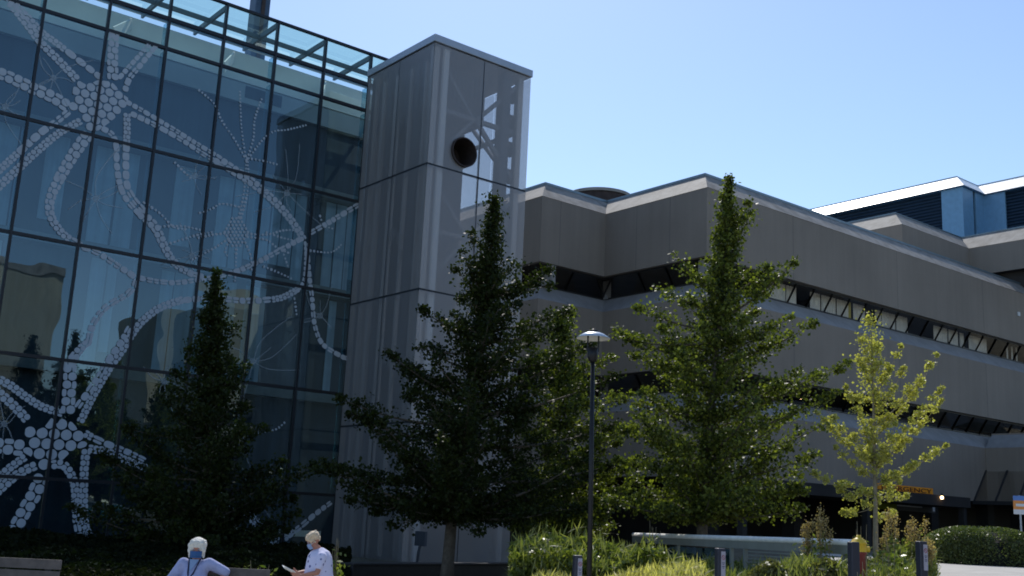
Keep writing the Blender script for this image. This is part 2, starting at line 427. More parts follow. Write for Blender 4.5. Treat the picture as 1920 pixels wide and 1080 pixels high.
def strand(mb, P, w0, w1, rnd, dots=False):
    w0 *= 1.12; w1 *= 1.12
    P = [fp(p) for p in P]; C_ = catmull(P, .03)
    cum = [0]
    for a, b in zip(C_, C_[1:]): cum.append(cum[-1]+math.dist(a, b))
    T = cum[-1]; s = 0; i = 0
    def at(s_):
        s_ = min(max(s_, 0), T-1e-4)
        j = max(0, min(len(cum)-2, int(np.searchsorted(cum, s_))-1))
        f = (s_-cum[j])/max(1e-6, cum[j+1]-cum[j]); a, b = C_[j], C_[j+1]
        d = (b[0]-a[0], b[1]-a[1]); q = math.hypot(*d) or 1
        return (a[0]+(b[0]-a[0])*f, a[1]+(b[1]-a[1])*f), (d[0]/q, d[1]/q)
    gap = .022
    while s < T:
        wd = (w0+(w1-w0)*s/T)*K
        if dots:
            c, d = at(s); cell(mb, roundcell(c, d, wd*rnd.uniform(.7, 1.15), wd*rnd.uniform(.7, 1.15), 2)); s += wd*1.5; continue
        if wd > .27:                                      # broad arm: big disc beside a half cell, alternating
            L_ = wd*.62; c, d = at(s+L_/2); n = (-d[1], d[0]); sd = 1 if i % 2 else -1
            r_ = wd*.315
            cc = (c[0]+n[0]*sd*(wd/2-r_), c[1]+n[1]*sd*(wd/2-r_))
            cell(mb, roundcell(cc, d, 2*r_, 2*r_, 2.2))
            cc = (c[0]-n[0]*sd*(wd/2-wd*.16), c[1]-n[1]*sd*(wd/2-wd*.16))
            cell(mb, roundcell(cc, d, L_*.92, wd*.33, 3))
        else:
            ty = rnd.random(); L_ = wd*rnd.uniform(1.0, 1.75); c, d = at(s+L_/2); n = (-d[1], d[0])
            if ty < .62:
                cell(mb, roundcell(c, d, L_-gap, wd, 2.6 if rnd.random() < .6 else 4))
            else:                                        # a pair of small cells, split lengthwise
                o_ = wd*.26
                cell(mb, roundcell((c[0]+n[0]*o_, c[1]+n[1]*o_), d, L_-gap, wd*.46, 3))
                cell(mb, roundcell((c[0]-n[0]*o_, c[1]-n[1]*o_), d, (L_-gap)*.8, wd*.40, 3))
        s += L_; i += 1
def soma(mb, poly, sp, rnd):
    P = [fp(p) for p in poly]; r_ = sp*.455
    xs = [p[0] for p in P]; zs = [p[1] for p in P]
    z = min(zs)-sp; row = 0
    while z < max(zs)+sp:
        x = min(xs)-sp+(sp/2 if row % 2 else 0)
        while x < max(xs)+sp:
            if inpoly((x, z), P):
                pts = []
                for k in range(18):
                    t = 2*math.pi*k/18; lo, hi = 0., 1.
                    q = (x+r_*math.cos(t), z+r_*math.sin(t))
                    if not inpoly(q, P):
                        for _ in range(8):
                            m_ = (lo+hi)/2
                            if inpoly((x+r_*math.cos(t)*m_, z+r_*math.sin(t)*m_), P): lo = m_
                            else: hi = m_
                        q = (x+r_*math.cos(t)*lo, z+r_*math.sin(t)*lo)
                    pts.append(q)
                cell(mb, pts)
            x += sp
        z += sp*.87; row += 1
nr = random.Random(3)
mb = MB()
soma(mb, [(137,145),(160,158),(185,150),(210,153),(226,172),(240,183),(243,206),(226,213),(205,230),(188,242),(176,252),(157,244),(144,214),(124,208),(120,190),(134,185),(137,165)], 17*K, nr)
for P_, a, b in [
 ([(192,148),(150,115),(105,80),(80,62),(45,25),(12,-8)], 11, 13), ([(145,150),(115,118),(75,78),(50,45),(20,8)], 14, 13),
 ([(128,200),(95,180),(60,165),(30,150),(0,137),(-30,122)], 21, 19),
 ([(130,208),(105,228),(75,250),(35,286),(-5,322)], 11, 12), ([(152,226),(110,250),(70,283),(30,320),(-5,352)], 12, 13),
 ([(166,250),(148,275),(130,302),(110,337)], 20, 17), ([(107,343),(96,368),(93,392),(100,415),(120,440),(147,457)], 16, 11),
 ([(152,462),(185,475),(220,498),(250,518),(254,530),(240,550),(200,575),(176,605),(166,640)], 10, 11), ([(164,642),(150,655),(137,672)], 12, 16),
 ([(190,240),(210,252),(218,275),(219,310),(226,350),(240,378),(262,402)], 10, 10), ([(238,212),(238,250),(236,300),(238,345),(250,372),(268,393)], 12, 11),
 ([(262,398),(290,425),(305,455),(318,480),(335,500),(360,514)], 18, 11), ([(360,514),(375,517)], 10, 10),
 ([(236,190),(280,215),(330,245),(370,270),(400,288)], 9, 8), ([(244,212),(290,234),(340,262),(380,288),(412,307)], 10, 9),
 ([(402,296),(440,320),(470,340),(510,373),(540,405),(558,430),(568,447)], 20, 14),
 ([(572,452),(573,490),(569,528),(556,546)], 6, 7), ([(575,455),(579,510),(585,560),(590,610),(605,645),(640,668),(650,672)], 10, 9),
 ([(580,438),(610,421),(640,403),(672,384)], 10, 11),
 ([(258,520),(290,527),(330,530),(370,525),(400,520),(440,510),(480,493),(520,472),(560,450)], 9, 10),
 ([(212,150),(211,120),(212,90),(214,64)], 19, 17), ([(222,148),(245,122),(265,100),(279,84)], 8, 7), ([(234,172),(243,147),(265,120),(291,88)], 10, 8)]:
    strand(mb, P_, a, b, nr)
mb.build('neuron_graphic', M['frit'], gb, label='white film neuron with a long branching body near the top left')
mb = MB()
soma(mb, [(48,783),(62,795),(70,806),(84,800),(97,782),(105,783),(106,797),(115,783),(132,788),(146,804),(160,806),(170,825),(160,838),(135,845),(118,862),(102,870),(92,888),(68,886),(64,860),(44,848),(42,830),(47,810)], 20*K, nr)
for P_, a, b in [
 ([(118,775),(80,763),(50,745),(20,723),(-12,706)], 12, 13), ([(52,788),(25,760),(0,738),(-15,724)], 14, 14),
 ([(127,776),(129,740),(131,710),(131,682)], 21, 20), ([(45,840),(20,838),(0,836),(-20,834)], 24, 22),
 ([(48,856),(20,876),(-5,898)], 12, 13), ([(68,872),(35,888),(10,908),(-8,925)], 14, 14),
 ([(80,890),(65,925),(45,960),(30,988),(15,1016)], 23, 20),
 ([(96,872),(117,871),(132,888),(140,912),(142,950),(145,988),(154,1018)], 14, 11), ([(162,842),(158,880),(157,930),(159,980),(172,1018)], 14, 12),
 ([(158,812),(185,826),(215,838),(245,850),(272,863)], 12, 8), ([(165,841),(200,847),(230,860),(260,872),(284,882)], 13, 12),
 ([(150,792),(172,748),(192,712),(210,684),(230,656),(243,634),(265,604),(300,577),(340,563)], 12, 13), ([(143,766),(163,738),(186,705),(205,672),(224,645),(240,618)], 11, 9),
 ([(342,563),(400,559),(460,564),(520,560),(545,550),(560,541)], 11, 12),
 ([(408,928),(435,945),(465,965),(490,990),(512,1010)], 16, 17), ([(622,941),(590,965),(560,990),(536,1008)], 9, 12), ([(512,1008),(520,1020),(514,1032)], 18, 14)]:
    strand(mb, P_, a, b, nr)
mb.build('neuron_graphic', M['frit'], gb, label='white film neuron with a round cell body at the bottom left')
mb = MB()
c0 = (443, 435)
for a in range(-5, 6):
    for b in range(-5, 6):
        px, py = c0[0]+a*7.2+(3.6 if b % 2 else 0), c0[1]+b*6.4
        if math.hypot((px-c0[0])/22, (py-c0[1])/28) < 1: cell(mb, roundcell(fp((px, py)), (1, 0), 5.4*K, 5.4*K, 2))
for P_ in [[(448,408),(456,370),(460,335),(462,300)], [(452,408),(462,370),(466,335),(464,300)], [(462,300),(456,265),(452,230),(450,168)], [(462,300),(440,262),(415,225),(402,195),(372,168)],
 [(464,297),(475,260),(478,222),(492,182)], [(466,297),(490,265),(512,247),(540,243),(576,234)], [(472,298),(500,303),(522,309)],
 [(428,437),(400,440),(372,446)], [(448,388),(416,382),(396,392),(372,400)], [(428,448),(400,466),(370,482),(356,490)], [(443,460),(442,500),(440,532)],
 [(464,438),(500,440),(532,432),(562,432)], [(464,444),(500,450),(518,463),(545,476)], [(500,436),(530,446),(560,452)], [(582,470),(620,473),(641,458)], [(495,500),(520,510),(546,522)],
 [(270,380),(300,400),(325,425),(352,430)], [(320,456),(345,448),(372,440),(400,435)], [(300,425),(340,424),(380,432)], [(430,452),(422,470),(428,482)], [(460,455),(470,480),(472,510)],
 [(600,405),(604,418)], [(610,425),(628,430)], [(328,305),(345,322),(362,338)], [(455,820),(480,812),(515,806),(536,790)], [(552,560),(556,590)], [(530,470),(540,500)]]:
    strand(mb, P_, 5, 4.2, nr, dots=True)
mb.build('neuron_graphic', M['frit'], gb, label='dotted white neuron drawn in small spots')
mb = MB()
def thin(P_, wd=1.6):
    P2 = catmull([fp(p) for p in P_], .08); h = wd*K/2; YN = YF-.030-.0007*(len(mb.f) % 17)
    for a, b in zip(P2, P2[1:]):
        d = (b[0]-a[0], b[1]-a[1]); q = math.hypot(*d) or 1; n = (-d[1]/q*h, d[0]/q*h)
        mb.poly([(a[0]-n[0], YN, a[1]-n[1]), (b[0]-n[0], YN, b[1]-n[1]), (b[0]+n[0], YN, b[1]+n[1]), (a[0]+n[0], YN, a[1]+n[1])])
for (cx, cy), ln in [((100,147),48), ((180,373),70), ((538,362),60), ((475,678),70), ((308,715),55), ((482,945),60), ((8,795),50), ((600,592),40), ((365,330),40), ((360,480),35), ((10,200),45)]:
    mb = MB(); pts = []
    for k in range(16):
        t = k*math.pi/8; rr_ = (7.5 if k % 2 else 4.5); pts.append(fp((cx+rr_*math.cos(t), cy+rr_*math.sin(t))))
    cell(mb, pts)
    for k in range(8):
        a = k*math.pi/4+nr.uniform(-.3, .3); l_ = ln*nr.uniform(.4, 1.3); bend = nr.uniform(-.5, .5)
        P_ = [(cx+4*math.cos(a), cy+4*math.sin(a)), (cx+l_*.5*math.cos(a+bend*.4), cy+l_*.5*math.sin(a+bend*.4)), (cx+l_*math.cos(a+bend), cy+l_*math.sin(a+bend))]
        if nr.random() < .5: P_.append((cx+l_*1.5*math.cos(a+bend*1.3), cy+l_*1.5*math.sin(a+bend*1.3)))
        if all(q[0] < 640 and q[1] > 30 for q in P_): thin(P_, nr.uniform(1.3, 2.2))
    mb.build('neuron_graphic', M['fritthin'], gb, label='faint small star shaped neuron')

# ------------------------------------------------------------ exhaust stack on the roof
p = W(487, 14, 57)
st = empty('exhaust_stack', (p.x, p.y, 21.3), 'slim blue grey metal stack rising behind the glass roof', 'chimney')
MB().box(p.x-.42, p.x+.42, p.y-.42, p.y+.42, 21.3, 33).build('flue', M['louvre'], st, bevel=.03)
MB().box(p.x-.10, p.x+.10, p.y-.50, p.y-.44, 21.3, 33).build('pipe', M['rust'], st)
MB().box(p.x-.50, p.x+.50, p.y-.50, p.y+.50, 33, 33.3).build('cap', M['capmetal'], st)

# ------------------------------------------------------------ perforated metal tower
TX, TY, TW = 22.08, 33.35, 5.0
tw = empty('mesh_tower', (TX+2.5, TY+2.5, 0), 'tall square tower clad in grey perforated metal with round duct opening', 'tower')
TZ = [-.05, 5.0, 10.02, 15.0, 20.05]
for j in range(4):
    z0, z1 = TZ[j]+.035, TZ[j+1]-.035
    for i in range(2):
        a, b = TX+i*TW/2+.02, TX+(i+1)*TW/2-.02
        if j == 3 and i == 0:
            cx, cz, r_ = TX+1.70, 15.86, .60            # leave the round opening for the duct
            n_ = 40; mb = MB(); circ = [(cx+r_*math.cos(2*math.pi*k/n_), cz+r_*math.sin(2*math.pi*k/n_)) for k in range(n_)]
            def outp(k):
                t = 2*math.pi*k/n_; dx, dz = math.cos(t), math.sin(t); s_ = 1e9
                if dx > 1e-6: s_ = min(s_, (b-cx)/dx)
                if dx < -1e-6: s_ = min(s_, (a-cx)/dx)
                if dz > 1e-6: s_ = min(s_, (z1-cz)/dz)
                if dz < -1e-6: s_ = min(s_, (z0-cz)/dz)
                return (cx+dx*s_, cz+dz*s_)
            for k in range(n_):
                p, q = circ[k], circ[(k+1) % n_]; P_, Q_ = outp(k), outp(k+1)
                poly = [p, P_]
                if abs(P_[0]-Q_[0]) > 1e-5 and abs(P_[1]-Q_[1]) > 1e-5:
                    poly.append((P_[0] if abs(P_[0]-a) < 1e-5 or abs(P_[0]-b) < 1e-5 else Q_[0], P_[1] if abs(P_[1]-z0) < 1e-5 or abs(P_[1]-z1) < 1e-5 else Q_[1]))
                poly += [Q_, q]; mb.poly([(x, TY, z) for x, z in poly])
            mb.build('mesh_panel', M['mesh_r'], tw, label='perforated panel with a round hole cut in it')
        else:
            MB().poly([(a, TY, z0), (b, TY, z0), (b, TY, z1), (a, TY, z1)]).build('mesh_panel', M['mesh_r'], tw)
        MB().poly([(a, TY+TW, z0), (b, TY+TW, z0), (b, TY+TW, z1), (a, TY+TW, z1)]).build('mesh_panel', M['mesh_r'], tw)
        c, d = TY+i*TW/2+.02, TY+(i+1)*TW/2-.02
        MB().poly([(TX, c, z0), (TX, d, z0), (TX, d, z1), (TX, c, z1)]).build('mesh_panel', M['mesh_r'], tw)
        MB().poly([(TX+TW, c, z0), (TX+TW, d, z0), (TX+TW, d, z1), (TX+TW, c, z1)]).build('mesh_panel', M['mesh_r'], tw)
mb = MB()                                               # dark joint lines behind the panel gaps
for z in TZ[1:4]:
    mb.box(TX+.02, TX+TW-.02, TY+.02, TY+.05, z-.05, z+.05); mb.box(TX+.02, TX+.05, TY+.06, TY+TW-.02, z-.05, z+.05)
mb.box(TX+2.46, TX+2.54, TY+.02, TY+.05, 0, 20); mb.box(TX+.02, TX+.05, TY+2.46, TY+2.54, 0, 20)
mb.build('panel_joint', M['mullion'], tw)
for x, y in ((.3, .35), (TW-.35, .35), (.35, TW-.35), (TW-.35, TW-.35)):
    MB().box(TX+x-.13, TX+x+.13, TY+y-.13, TY+y+.13, 0, 20.0).build('corner_column', M['towersteel'], tw)
MB().box(TX+.62, TX+.86, TY+.16, TY+.30, 0, 20).build('light_rail', M['signwhite'], tw)
MB().box(TX+3.75, TX+4.15, TY+.25, TY+.7, 0, 20).build('post', M['towerdark'], tw)
for j in range(4):
    z0, z1 = TZ[j], TZ[j+1]; zm = (z0+z1)/2
    mb = MB()
    for yy in (TY+.4, TY+TW-.45):
        mb.bar((TX+2.5, yy, zm), (TX+TW-.4, yy, z1-.4), .16, .16); mb.bar((TX+2.5, yy, zm), (TX+TW-.4, yy, z0+.4), .16, .16)
        mb.bar((TX+.45, yy, z0+.3), (TX+2.4, yy, zm), .12, .12); mb.bar((TX+.45, yy, z1-.3), (TX+2.4, yy, zm), .12, .12)
        mb.bar((TX+.3, yy, zm), (TX+TW-.3, yy, zm), .14, .18)
    for xx in (TX+.45, TX+TW-.45):
        mb.bar((xx, TY+.4, z0+.3), (xx, TY+2.5, zm), .14, .14); mb.bar((xx, TY+TW-.4, z1-.3), (xx, TY+2.5, zm), .14, .14)
        mb.bar((xx, TY+.4, zm), (xx, TY+TW-.4, zm), .14, .16)
    mb.build('brace', M['bracesteel'], tw)
    mb = MB()
    for k in range(4): mb.box(TX+TW-.75, TX+TW-.12, TY+.6, TY+1.05, z0+.5+k*1.2, z0+1.0+k*1.2)
    mb.build('junction_box', M['towerdark'], tw)
MB().box(TX+.10, TX+2.0, TY+TW-.32, TY+TW-.26, .1, 19.9).build('sky_block', M['towerdark'], tw)  # added board, stops bright sky showing through the left side
for k_, (yy_, w_, m_) in enumerate(((.85, .10, 'towersteel'), (1.35, .22, 'towerdark'), (1.9, .12, 'towersteel'), (2.85, .30, 'towersteel'), (3.4, .18, 'towerdark'), (3.9, .22, 'towersteel'))):
    MB().box(TX+.25, TX+.40, TY+yy_, TY+yy_+w_, .1, 19.6).build('conduit', M[m_], tw)
MB().box(TX+1.1, TX+3.3, TY+2.2, TY+4.2, 0, 17.6).build('duct', M['towerdark'], tw, bevel=.03)
MB().box(TX+.35, TX+3.3, TY+.9, TY+4.6, 17.6, 19.7).build('duct_hood', M['towerdark'], tw, bevel=.05)
mb = MB()
for k in range(12): mb.box(TX+.5+k*.22, TX+.62+k*.22, TY+.80, TY+.88, 17.7, 19.6)
mb.build('hood_rib', M['towerdark'], tw)
cy0 = TY-.10
mb = MB(); n_ = 40
RX = Matrix.Rotation(math.radians(90), 3, 'X')
mb.lathe((TX+1.70, cy0, 15.86), [(.56, 0), (.61, 0), (.61, -2.4), (.56, -2.4), (.56, 0)], 40, RX)
mb.build('duct_opening', M['rust'], tw, smooth_=False)
mb = MB().lathe((TX+1.70, cy0+1.1, 15.86), [(.555, 0), (.0, 0)], 40, RX); mb.build('duct_damper', M['rust'], tw)
MB().box(TX-.05, TX+TW+.05, TY-.05, TY+TW+.05, 20.07, 20.38).build('roof_cap', M['capmetal'], tw, bevel=.02)
MB().box(TX-.10, TX+TW+.10, TY-.10, TY+TW+.10, -.3, -.05).build('plinth', M['undercroft'], tw)
q = onX(792, 1010, TX)
mb = MB().box(TX-.12, TX-.01, q.y-.30, q.y+.30, q.z-.25, q.z+.25); mb.build('valve_box', M['towerdark'], tw)
MB().tube([(TX-.08, q.y+.0, q.z-.25), (TX-.12, q.y+.02, q.z-.45), (TX-.08, q.y+.12, q.z-.85)], .05).build('hose', M['towerdark'], tw)

# ------------------------------------------------------------ concrete hospital
AX, AY = 32.14, 38.31; BX = 36.38; CY = 31.62; DXR = 84.0
hb = empty('concrete_building', (45, 40, 0), 'long grey concrete building with sloped parapets and ribbon windows', 'building')
path = [(AX, 70), (AX, AY), (BX, AY), (BX, CY), (DXR, CY)]
def ring(prof, path=path):
    mb = MB()
    for (x0, y0), (x1, y1) in zip(path, path[1:]):
        for (za, ia), (zb, ib) in zip(prof, prof[1:]):
            mb.poly([(x0+ia, y0+ia, za), (x1+ia, y1+ia, za), (x1+ib, y1+ib, zb), (x0+ib, y0+ib, zb)])
    return mb
ZR = 17.0
ring([(13.76, .25), (13.76, 0), (ZR, 0)]).build('upper_wall', M['concrete'], hb)
ring([(ZR, -.02), (ZR+1.06, 1.04)]).build('parapet_slope', M['fascia'], hb)
ring([(ZR+1.04, 1.0), (ZR+1.16, 1.0), (ZR+1.16, 1.5)]).build('parapet_flashing', M['flash'], hb)
mb = MB()
mb.poly([(AX+1.4, 70, ZR+1.0), (AX+1.4, AY+1.4, ZR+1.0), (BX+1.4, AY+1.4, ZR+1.0), (BX+1.4, CY+1.4, ZR+1.0), (DXR, CY+1.4, ZR+1.0), (DXR, 70, ZR+1.0)])
mb.build('roof', M['concrete'], hb)
for nm, dz in (('top', 0), ('low', -5.0)):
    ring([(11.95+dz, 0), (12.78+dz, .83)]).build('sill_ledge', M['ledge'], hb)
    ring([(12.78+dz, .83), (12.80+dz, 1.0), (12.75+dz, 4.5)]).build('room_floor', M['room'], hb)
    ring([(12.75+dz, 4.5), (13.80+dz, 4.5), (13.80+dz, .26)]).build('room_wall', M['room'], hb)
ring([(8.76, .25), (8.76, 0), (11.95, 0)]).build('middle_wall', M['concrete'], hb)
ring([(3.88, 0), (6.95, 0)]).build('lower_wall', M['concrete'], hb)
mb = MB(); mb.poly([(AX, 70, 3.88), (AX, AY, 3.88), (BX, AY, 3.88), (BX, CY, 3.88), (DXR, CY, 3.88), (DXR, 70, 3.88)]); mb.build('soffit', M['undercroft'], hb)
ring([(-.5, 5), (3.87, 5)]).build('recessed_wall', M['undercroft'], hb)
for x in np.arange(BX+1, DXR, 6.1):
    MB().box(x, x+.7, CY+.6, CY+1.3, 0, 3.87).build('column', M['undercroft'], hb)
# vertical pour joints and tie marks
mb = MB()
for x in np.arange(BX+6.4, DXR, 9.2):
    mb.box(x-.012, x+.012, CY-.004, CY+.01, 13.78, 16.98); mb.box(x-.012, x+.012, CY-.004, CY+.01, 8.78, 11.93); mb.box(x-.012, x+.012, CY-.004, CY+.01, 3.9, 6.93)
for y in (33.9, 36.1): mb.box(BX-.004, BX+.01, y-.012, y+.012, 13.78, 16.98)
mb.box(AX+1.2, AX+1.224, AY-.004, AY+.01, 13.78, 16.98)
mb.build('pour_joint', M['jointline'], hb)
q = onY(1909, 589, CY); MB().box(q.x-.12, q.x+.12, CY-.08, CY-.01, q.z-.12, q.z+.12).build('wall_light', M['signwhite'], hb)

def slantwin(axis, a, b, c, dz):                        # one leaning pane between two mullions
    zt, zb = 13.74+dz, 12.80+dz
    it, ib = .26, .86
    if axis == 'x': pts = [(a, c+ib, zb), (b, c+ib, zb), (b, c+it, zt), (a, c+it, zt)]
    else: pts = [(c+ib, a, zb), (c+ib, b, zb), (c+it, b, zt), (c+it, a, zt)]
    win = MB().poly(pts).build('window', M['darkglass'], hb)
    mb = MB()
    for e in (a, b):
        if axis == 'x': mb.bar((e, c+ib-.03, zb), (e, c+it-.03, zt), .07, .07, Vector((1, 0, 0)))
        else: mb.bar((c+ib-.03, e, zb), (c+it-.03, e, zt), .07, .07, Vector((0, 1, 0)))
    if axis == 'x': mb.box(a, b, c+ib-.07, c+ib-.0, zb-.02, zb+.05); mb.box(a, b, c+it-.05, c+it+.0, zt-.06, zt)
    else: mb.box(c+ib-.07, c+ib, a, b, zb-.02, zb+.05); mb.box(c+it-.05, c+it, a, b, zt-.06, zt)
    mb.build('frame', M['frame'], win)
PW = 1.52
def curtain(x0, x1, dz, m, win=None, y=CY+1.0):
    mb = MB(); n_ = max(3, int((x1-x0)/.07))
    for k in range(n_):
        a = x0+(x1-x0)*k/n_; b = x0+(x1-x0)*(k+1)/n_; ya = y+.035*math.sin(k*2.1); yb = y+.035*math.sin((k+1)*2.1)
        mb.poly([(a, ya, 12.79+dz), (b, yb, 12.79+dz), (b, yb, 13.77+dz), (a, ya, 13.77+dz)])
    mb.build('curtain', m, hb)
for dz in (0, -5.0):
    x = BX+.9
    nwin = 0
    while x < 72 and nwin < 21: slantwin('x', x, x+PW, CY, dz); x += PW; nwin += 1
    for a, b in ((AX+1.0, AX+2.45), (AX+2.45, BX+.7)): slantwin('x', a, b, AY, dz)
    for a, b in ((CY+1.0, CY+2.8), (CY+2.8, CY+4.6), (CY+4.6, AY+.7)): slantwin('y', a, b, BX, dz)
    MB().box(AX+.86, AX+1.08, AY+.05, AY+.84, 12.8+dz, 13.74+dz).build('window_post', M['ledge'], hb)
    MB().box(BX+.72, BX+1.0, AY+.5, AY+.82, 12.8+dz, 13.74+dz).build('window_post', M['ledge'], hb)
    MB().box(BX+.4, BX+.85, CY+.4, CY+.85, 12.8+dz, 13.74+dz).build('window_post', M['ledge'], hb)
def bx(px): return onY(px, 560+(px-1440)*.262, CY+1.0).x
for a, b, m_ in ((1437,1473,0),(1474,1492,0),(1519,1537,0),(1540,1566,0),(1569,1590,0),(1590,1597,1),(1600,1622,0),(1641,1652,0),(1654,1678,0),(1681,1703,0),(1751,1776,0),(1779,1797,0),(1800,1809,0),(1817,1823,0),(1824,1850,0),(1888,1891,0),(1897,1900,0),(1906,1908,0)):
    curtain(bx(a), bx(b), 0, M['curtain_y'] if m_ else M['curtain'])
# the one storey wing that comes forward at the right
WX = 60.65
wg = empty('concrete_wing', (WX+6, 24, 0), 'low concrete wing with dark sloped glass awning at the right edge', 'building')
wp = [(WX, CY-.05), (WX, 12)]
def wring(prof, mb=None):
    mb = mb or MB()
    for (za, ia), (zb, ib) in zip(prof, prof[1:]):
        mb.poly([(WX+ia, CY-.02, za), (WX+ia, 12, za), (WX+ib, 12, zb), (WX+ib, CY-.02, zb)])
    return mb
wring([(3.88, 0), (6.95, 0)]).build('wall', M['concrete'], wg)
wring([(6.95, -.01), (7.75, .8)]).build('parapet_slope', M['ledge'], wg)
wring([(7.74, .8), (7.84, .8), (7.84, 14)]).build('roof', M['concrete'], wg)
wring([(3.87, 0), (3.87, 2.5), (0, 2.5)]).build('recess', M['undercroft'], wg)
q0 = onX(1856, 884, WX); zt = q0.z
mb = MB(); mb.poly([(WX-.02, q0.y+.2, zt), (WX-1.5, q0.y+.2, zt-1.75), (WX-1.5, 12, zt-1.75), (WX-.02, 12, zt)])
mb.poly([(WX-.02, q0.y+.2, zt), (WX-1.5, q0.y+.2, zt-1.75), (WX-.02, q0.y+.2, zt-1.75)])
aw = mb.build('awning', M['darkglass'], wg)
mb = MB()
for k in range(12):
    y = q0.y+.2-k*1.25; mb.bar((WX-.05, y, zt+.05), (WX-1.53, y, zt-1.70), .07, .09, Vector((0, 1, 0)))
mb.box(WX-1.62, WX-1.5, 12, q0.y+.25, zt-1.92, zt-1.72); mb.build('awning_rib', M['frame'], aw)
mb = MB().box(WX-1.4, WX-.1, 12, q0.y+.15, zt-1.9, zt-1.76); mb.build('awning_back', M['room'], wg)

# upper volumes
ub = empty('upper_block', (66, 38, 18), 'upper concrete storey stepping up behind the long parapet', 'building')
KX, KY, LX = 59.38, 35.69, 67.48
up = [(KX, 58), (KX, KY), (LX, KY), (LX, 26)]
def uring(prof, path=up):
    return ring(prof, path)
ring([(17.5, 0), (20.85, 0)], [(KX, 58), (KX, KY), (LX, KY)]).build('wall', M['concrete'], ub)
ring([(18.95, 0), (20.85, 0)], [(LX, KY), (LX, 22)]).build('wall', M['concrete'], ub)
ring([(17.5, .6), (18.95, .6), (18.95, 0)], [(LX, KY), (LX, 22)]).build('window_recess', M['room'], ub)
ring([(20.85, -.02), (22.0, 1.13)], up[:3]+[(LX, 22)]).build('parapet_slope', M['fascia'], ub)
ring([(22.0, 1.1), (22.08, 1.1), (22.08, 8)], up[:3]+[(LX, 22)]).build('roof', M['flash'], ub)
pb = empty('louvred_penthouse', (76, 45, 20), 'blue louvred rooftop plant room with bright white sloped fascia', 'building')
PX, PY, QX = 72.05, 38.44, 75.09
pp = [(PX, 60), (PX, PY), (QX, PY), (QX, 24)]
ring([(26.85, -.35), (27.95, .75)], pp).build('fascia', M['whitemetal'], pb)
ring([(27.95, .75), (28.02, .75), (28.02, 9)], pp).build('roof', M['flash'], pb)
ring([(26.85, -.34), (26.85, .3)], pp).build('soffit', M['bluepanel'], pb)
ring([(20, .25), (26.85, .25)], pp).build('back_panel', M['louvre'], pb)
for nm, seg in (('a', pp[:2]), ('b', pp[1:3]), ('c', pp[2:])):
    mb = MB()
    for z in np.arange(20.2, 26.8, .24):
        (xa, ya), (xb, yb) = seg
        mb.poly([(xa, ya, z), (xb, yb, z), (xb+.18, yb+.18, z+.17), (xa+.18, ya+.18, z+.17)])
    mb.build('louvre', M['louvre'], pb)
for (x, y, dx, dy) in ((PX, PY, 0, 1.5), (PX, PY, 1.35, 0), (QX, PY, -1.2, 0), (QX, PY, 0, -1.6)):
    e_ = .08+.006*(dx < 0)+.004*(dy > 0)+.009*(dy < 0)
    MB().box(min(x, x+dx)-e_, max(x, x+dx)+.06, min(y, y+dy)-e_-.003, max(y, y+dy)+.06, 20, 26.83).build('corner_panel', M['bluepanel'], pb)
q = W(1124, 370, 61)
dm = empty('roof_drum', (q.x, q.y, 18), 'round brown rooftop drum peeking over the concrete parapet', 'rooftop drum')
MB().lathe((q.x, q.y, 0), [(1.85, 17.5), (1.85, q.z-.15)], 40).build('drum_wall', M['rust'], dm, smooth_=True)
MB().lathe((q.x, q.y, 0), [(1.93, q.z-.15), (1.93, q.z+.03), (1.6, q.z+.04), (0, q.z+.06)], 40).build('drum_rim', M['fascia'], dm, smooth_=True)

# signs at the entrance
def text(name, s, size, loc, rot, m, parent, ext=.01):
    cu = bpy.data.curves.new(name, 'FONT'); cu.body = s; cu.size = size; cu.extrude = ext; cu.align_x = 'CENTER'; cu.align_y = 'CENTER'
    o = bpy.data.objects.new(name, cu); COL.objects.link(o)
    dg = bpy.context.evaluated_depsgraph_get(); me = bpy.data.meshes.new_from_object(o.evaluated_get(dg))
    bpy.data.objects.remove(o); bpy.data.curves.remove(cu)
    me.materials.clear(); me.materials.append(m)
    o = bpy.data.objects.new(name, me); COL.objects.link(o); o.parent = parent
    off = Vector((0, 0, 0)); p = parent
    while p is not None: off += p.location; p = p.parent
    o.location = Vector(loc)-off; o.rotation_euler = rot
    return o
a = onY(1646, 908, CY-1.2); b = onY(1748, 929, CY-1.2); b0 = onY(1748, 916, CY-1.2)
sg = empty('entrance_sign', ((a.x+b.x)/2, CY-1.2, b.z), 'long orange EMERGENCY sign on top of the dark entrance canopy', 'sign')
zb_, zt_ = b.z, b0.z
MB().box(a.x, b.x, CY-1.25, CY-1.05, zb_, zt_).build('board', M['orange'], sg)
t_ = text('lettering', 'EMERGENCY', (zt_-zb_)*.85, ((a.x+b.x)/2, CY-1.27, (zb_+zt_)/2), (math.pi/2, 0, 0), M['signink'], sg)
t_.scale.x = (b.x-a.x)*.92/max(.1, t_.dimensions.x)
can = empty('entrance_canopy', ((a.x+b.x)/2+4, CY-1, zb_-.4), 'black flat canopy over the entrance beneath the orange sign', 'canopy')
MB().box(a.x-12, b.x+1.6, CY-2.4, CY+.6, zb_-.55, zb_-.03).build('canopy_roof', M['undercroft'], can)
for x_ in (a.x-11.5, a.x-2.5, b.x+1.2): MB().box(x_-.15, x_+.15, CY-2.3, CY-2.0, .7, zb_-.56).build('post', M['undercroft'], can)
q = onY(1766, 933, CY-2.45)
lt = empty('canopy_light', q, 'small glowing round lamp at the right end of the black canopy', 'light')
MB().ball(q, .085).build('bulb', M['glow'], lt, smooth_=True)
MB().tube([(q.x, q.y, q.z+.06), (q.x, q.y, q.z+.22)], .03).build('holder', M['frame'], lt)
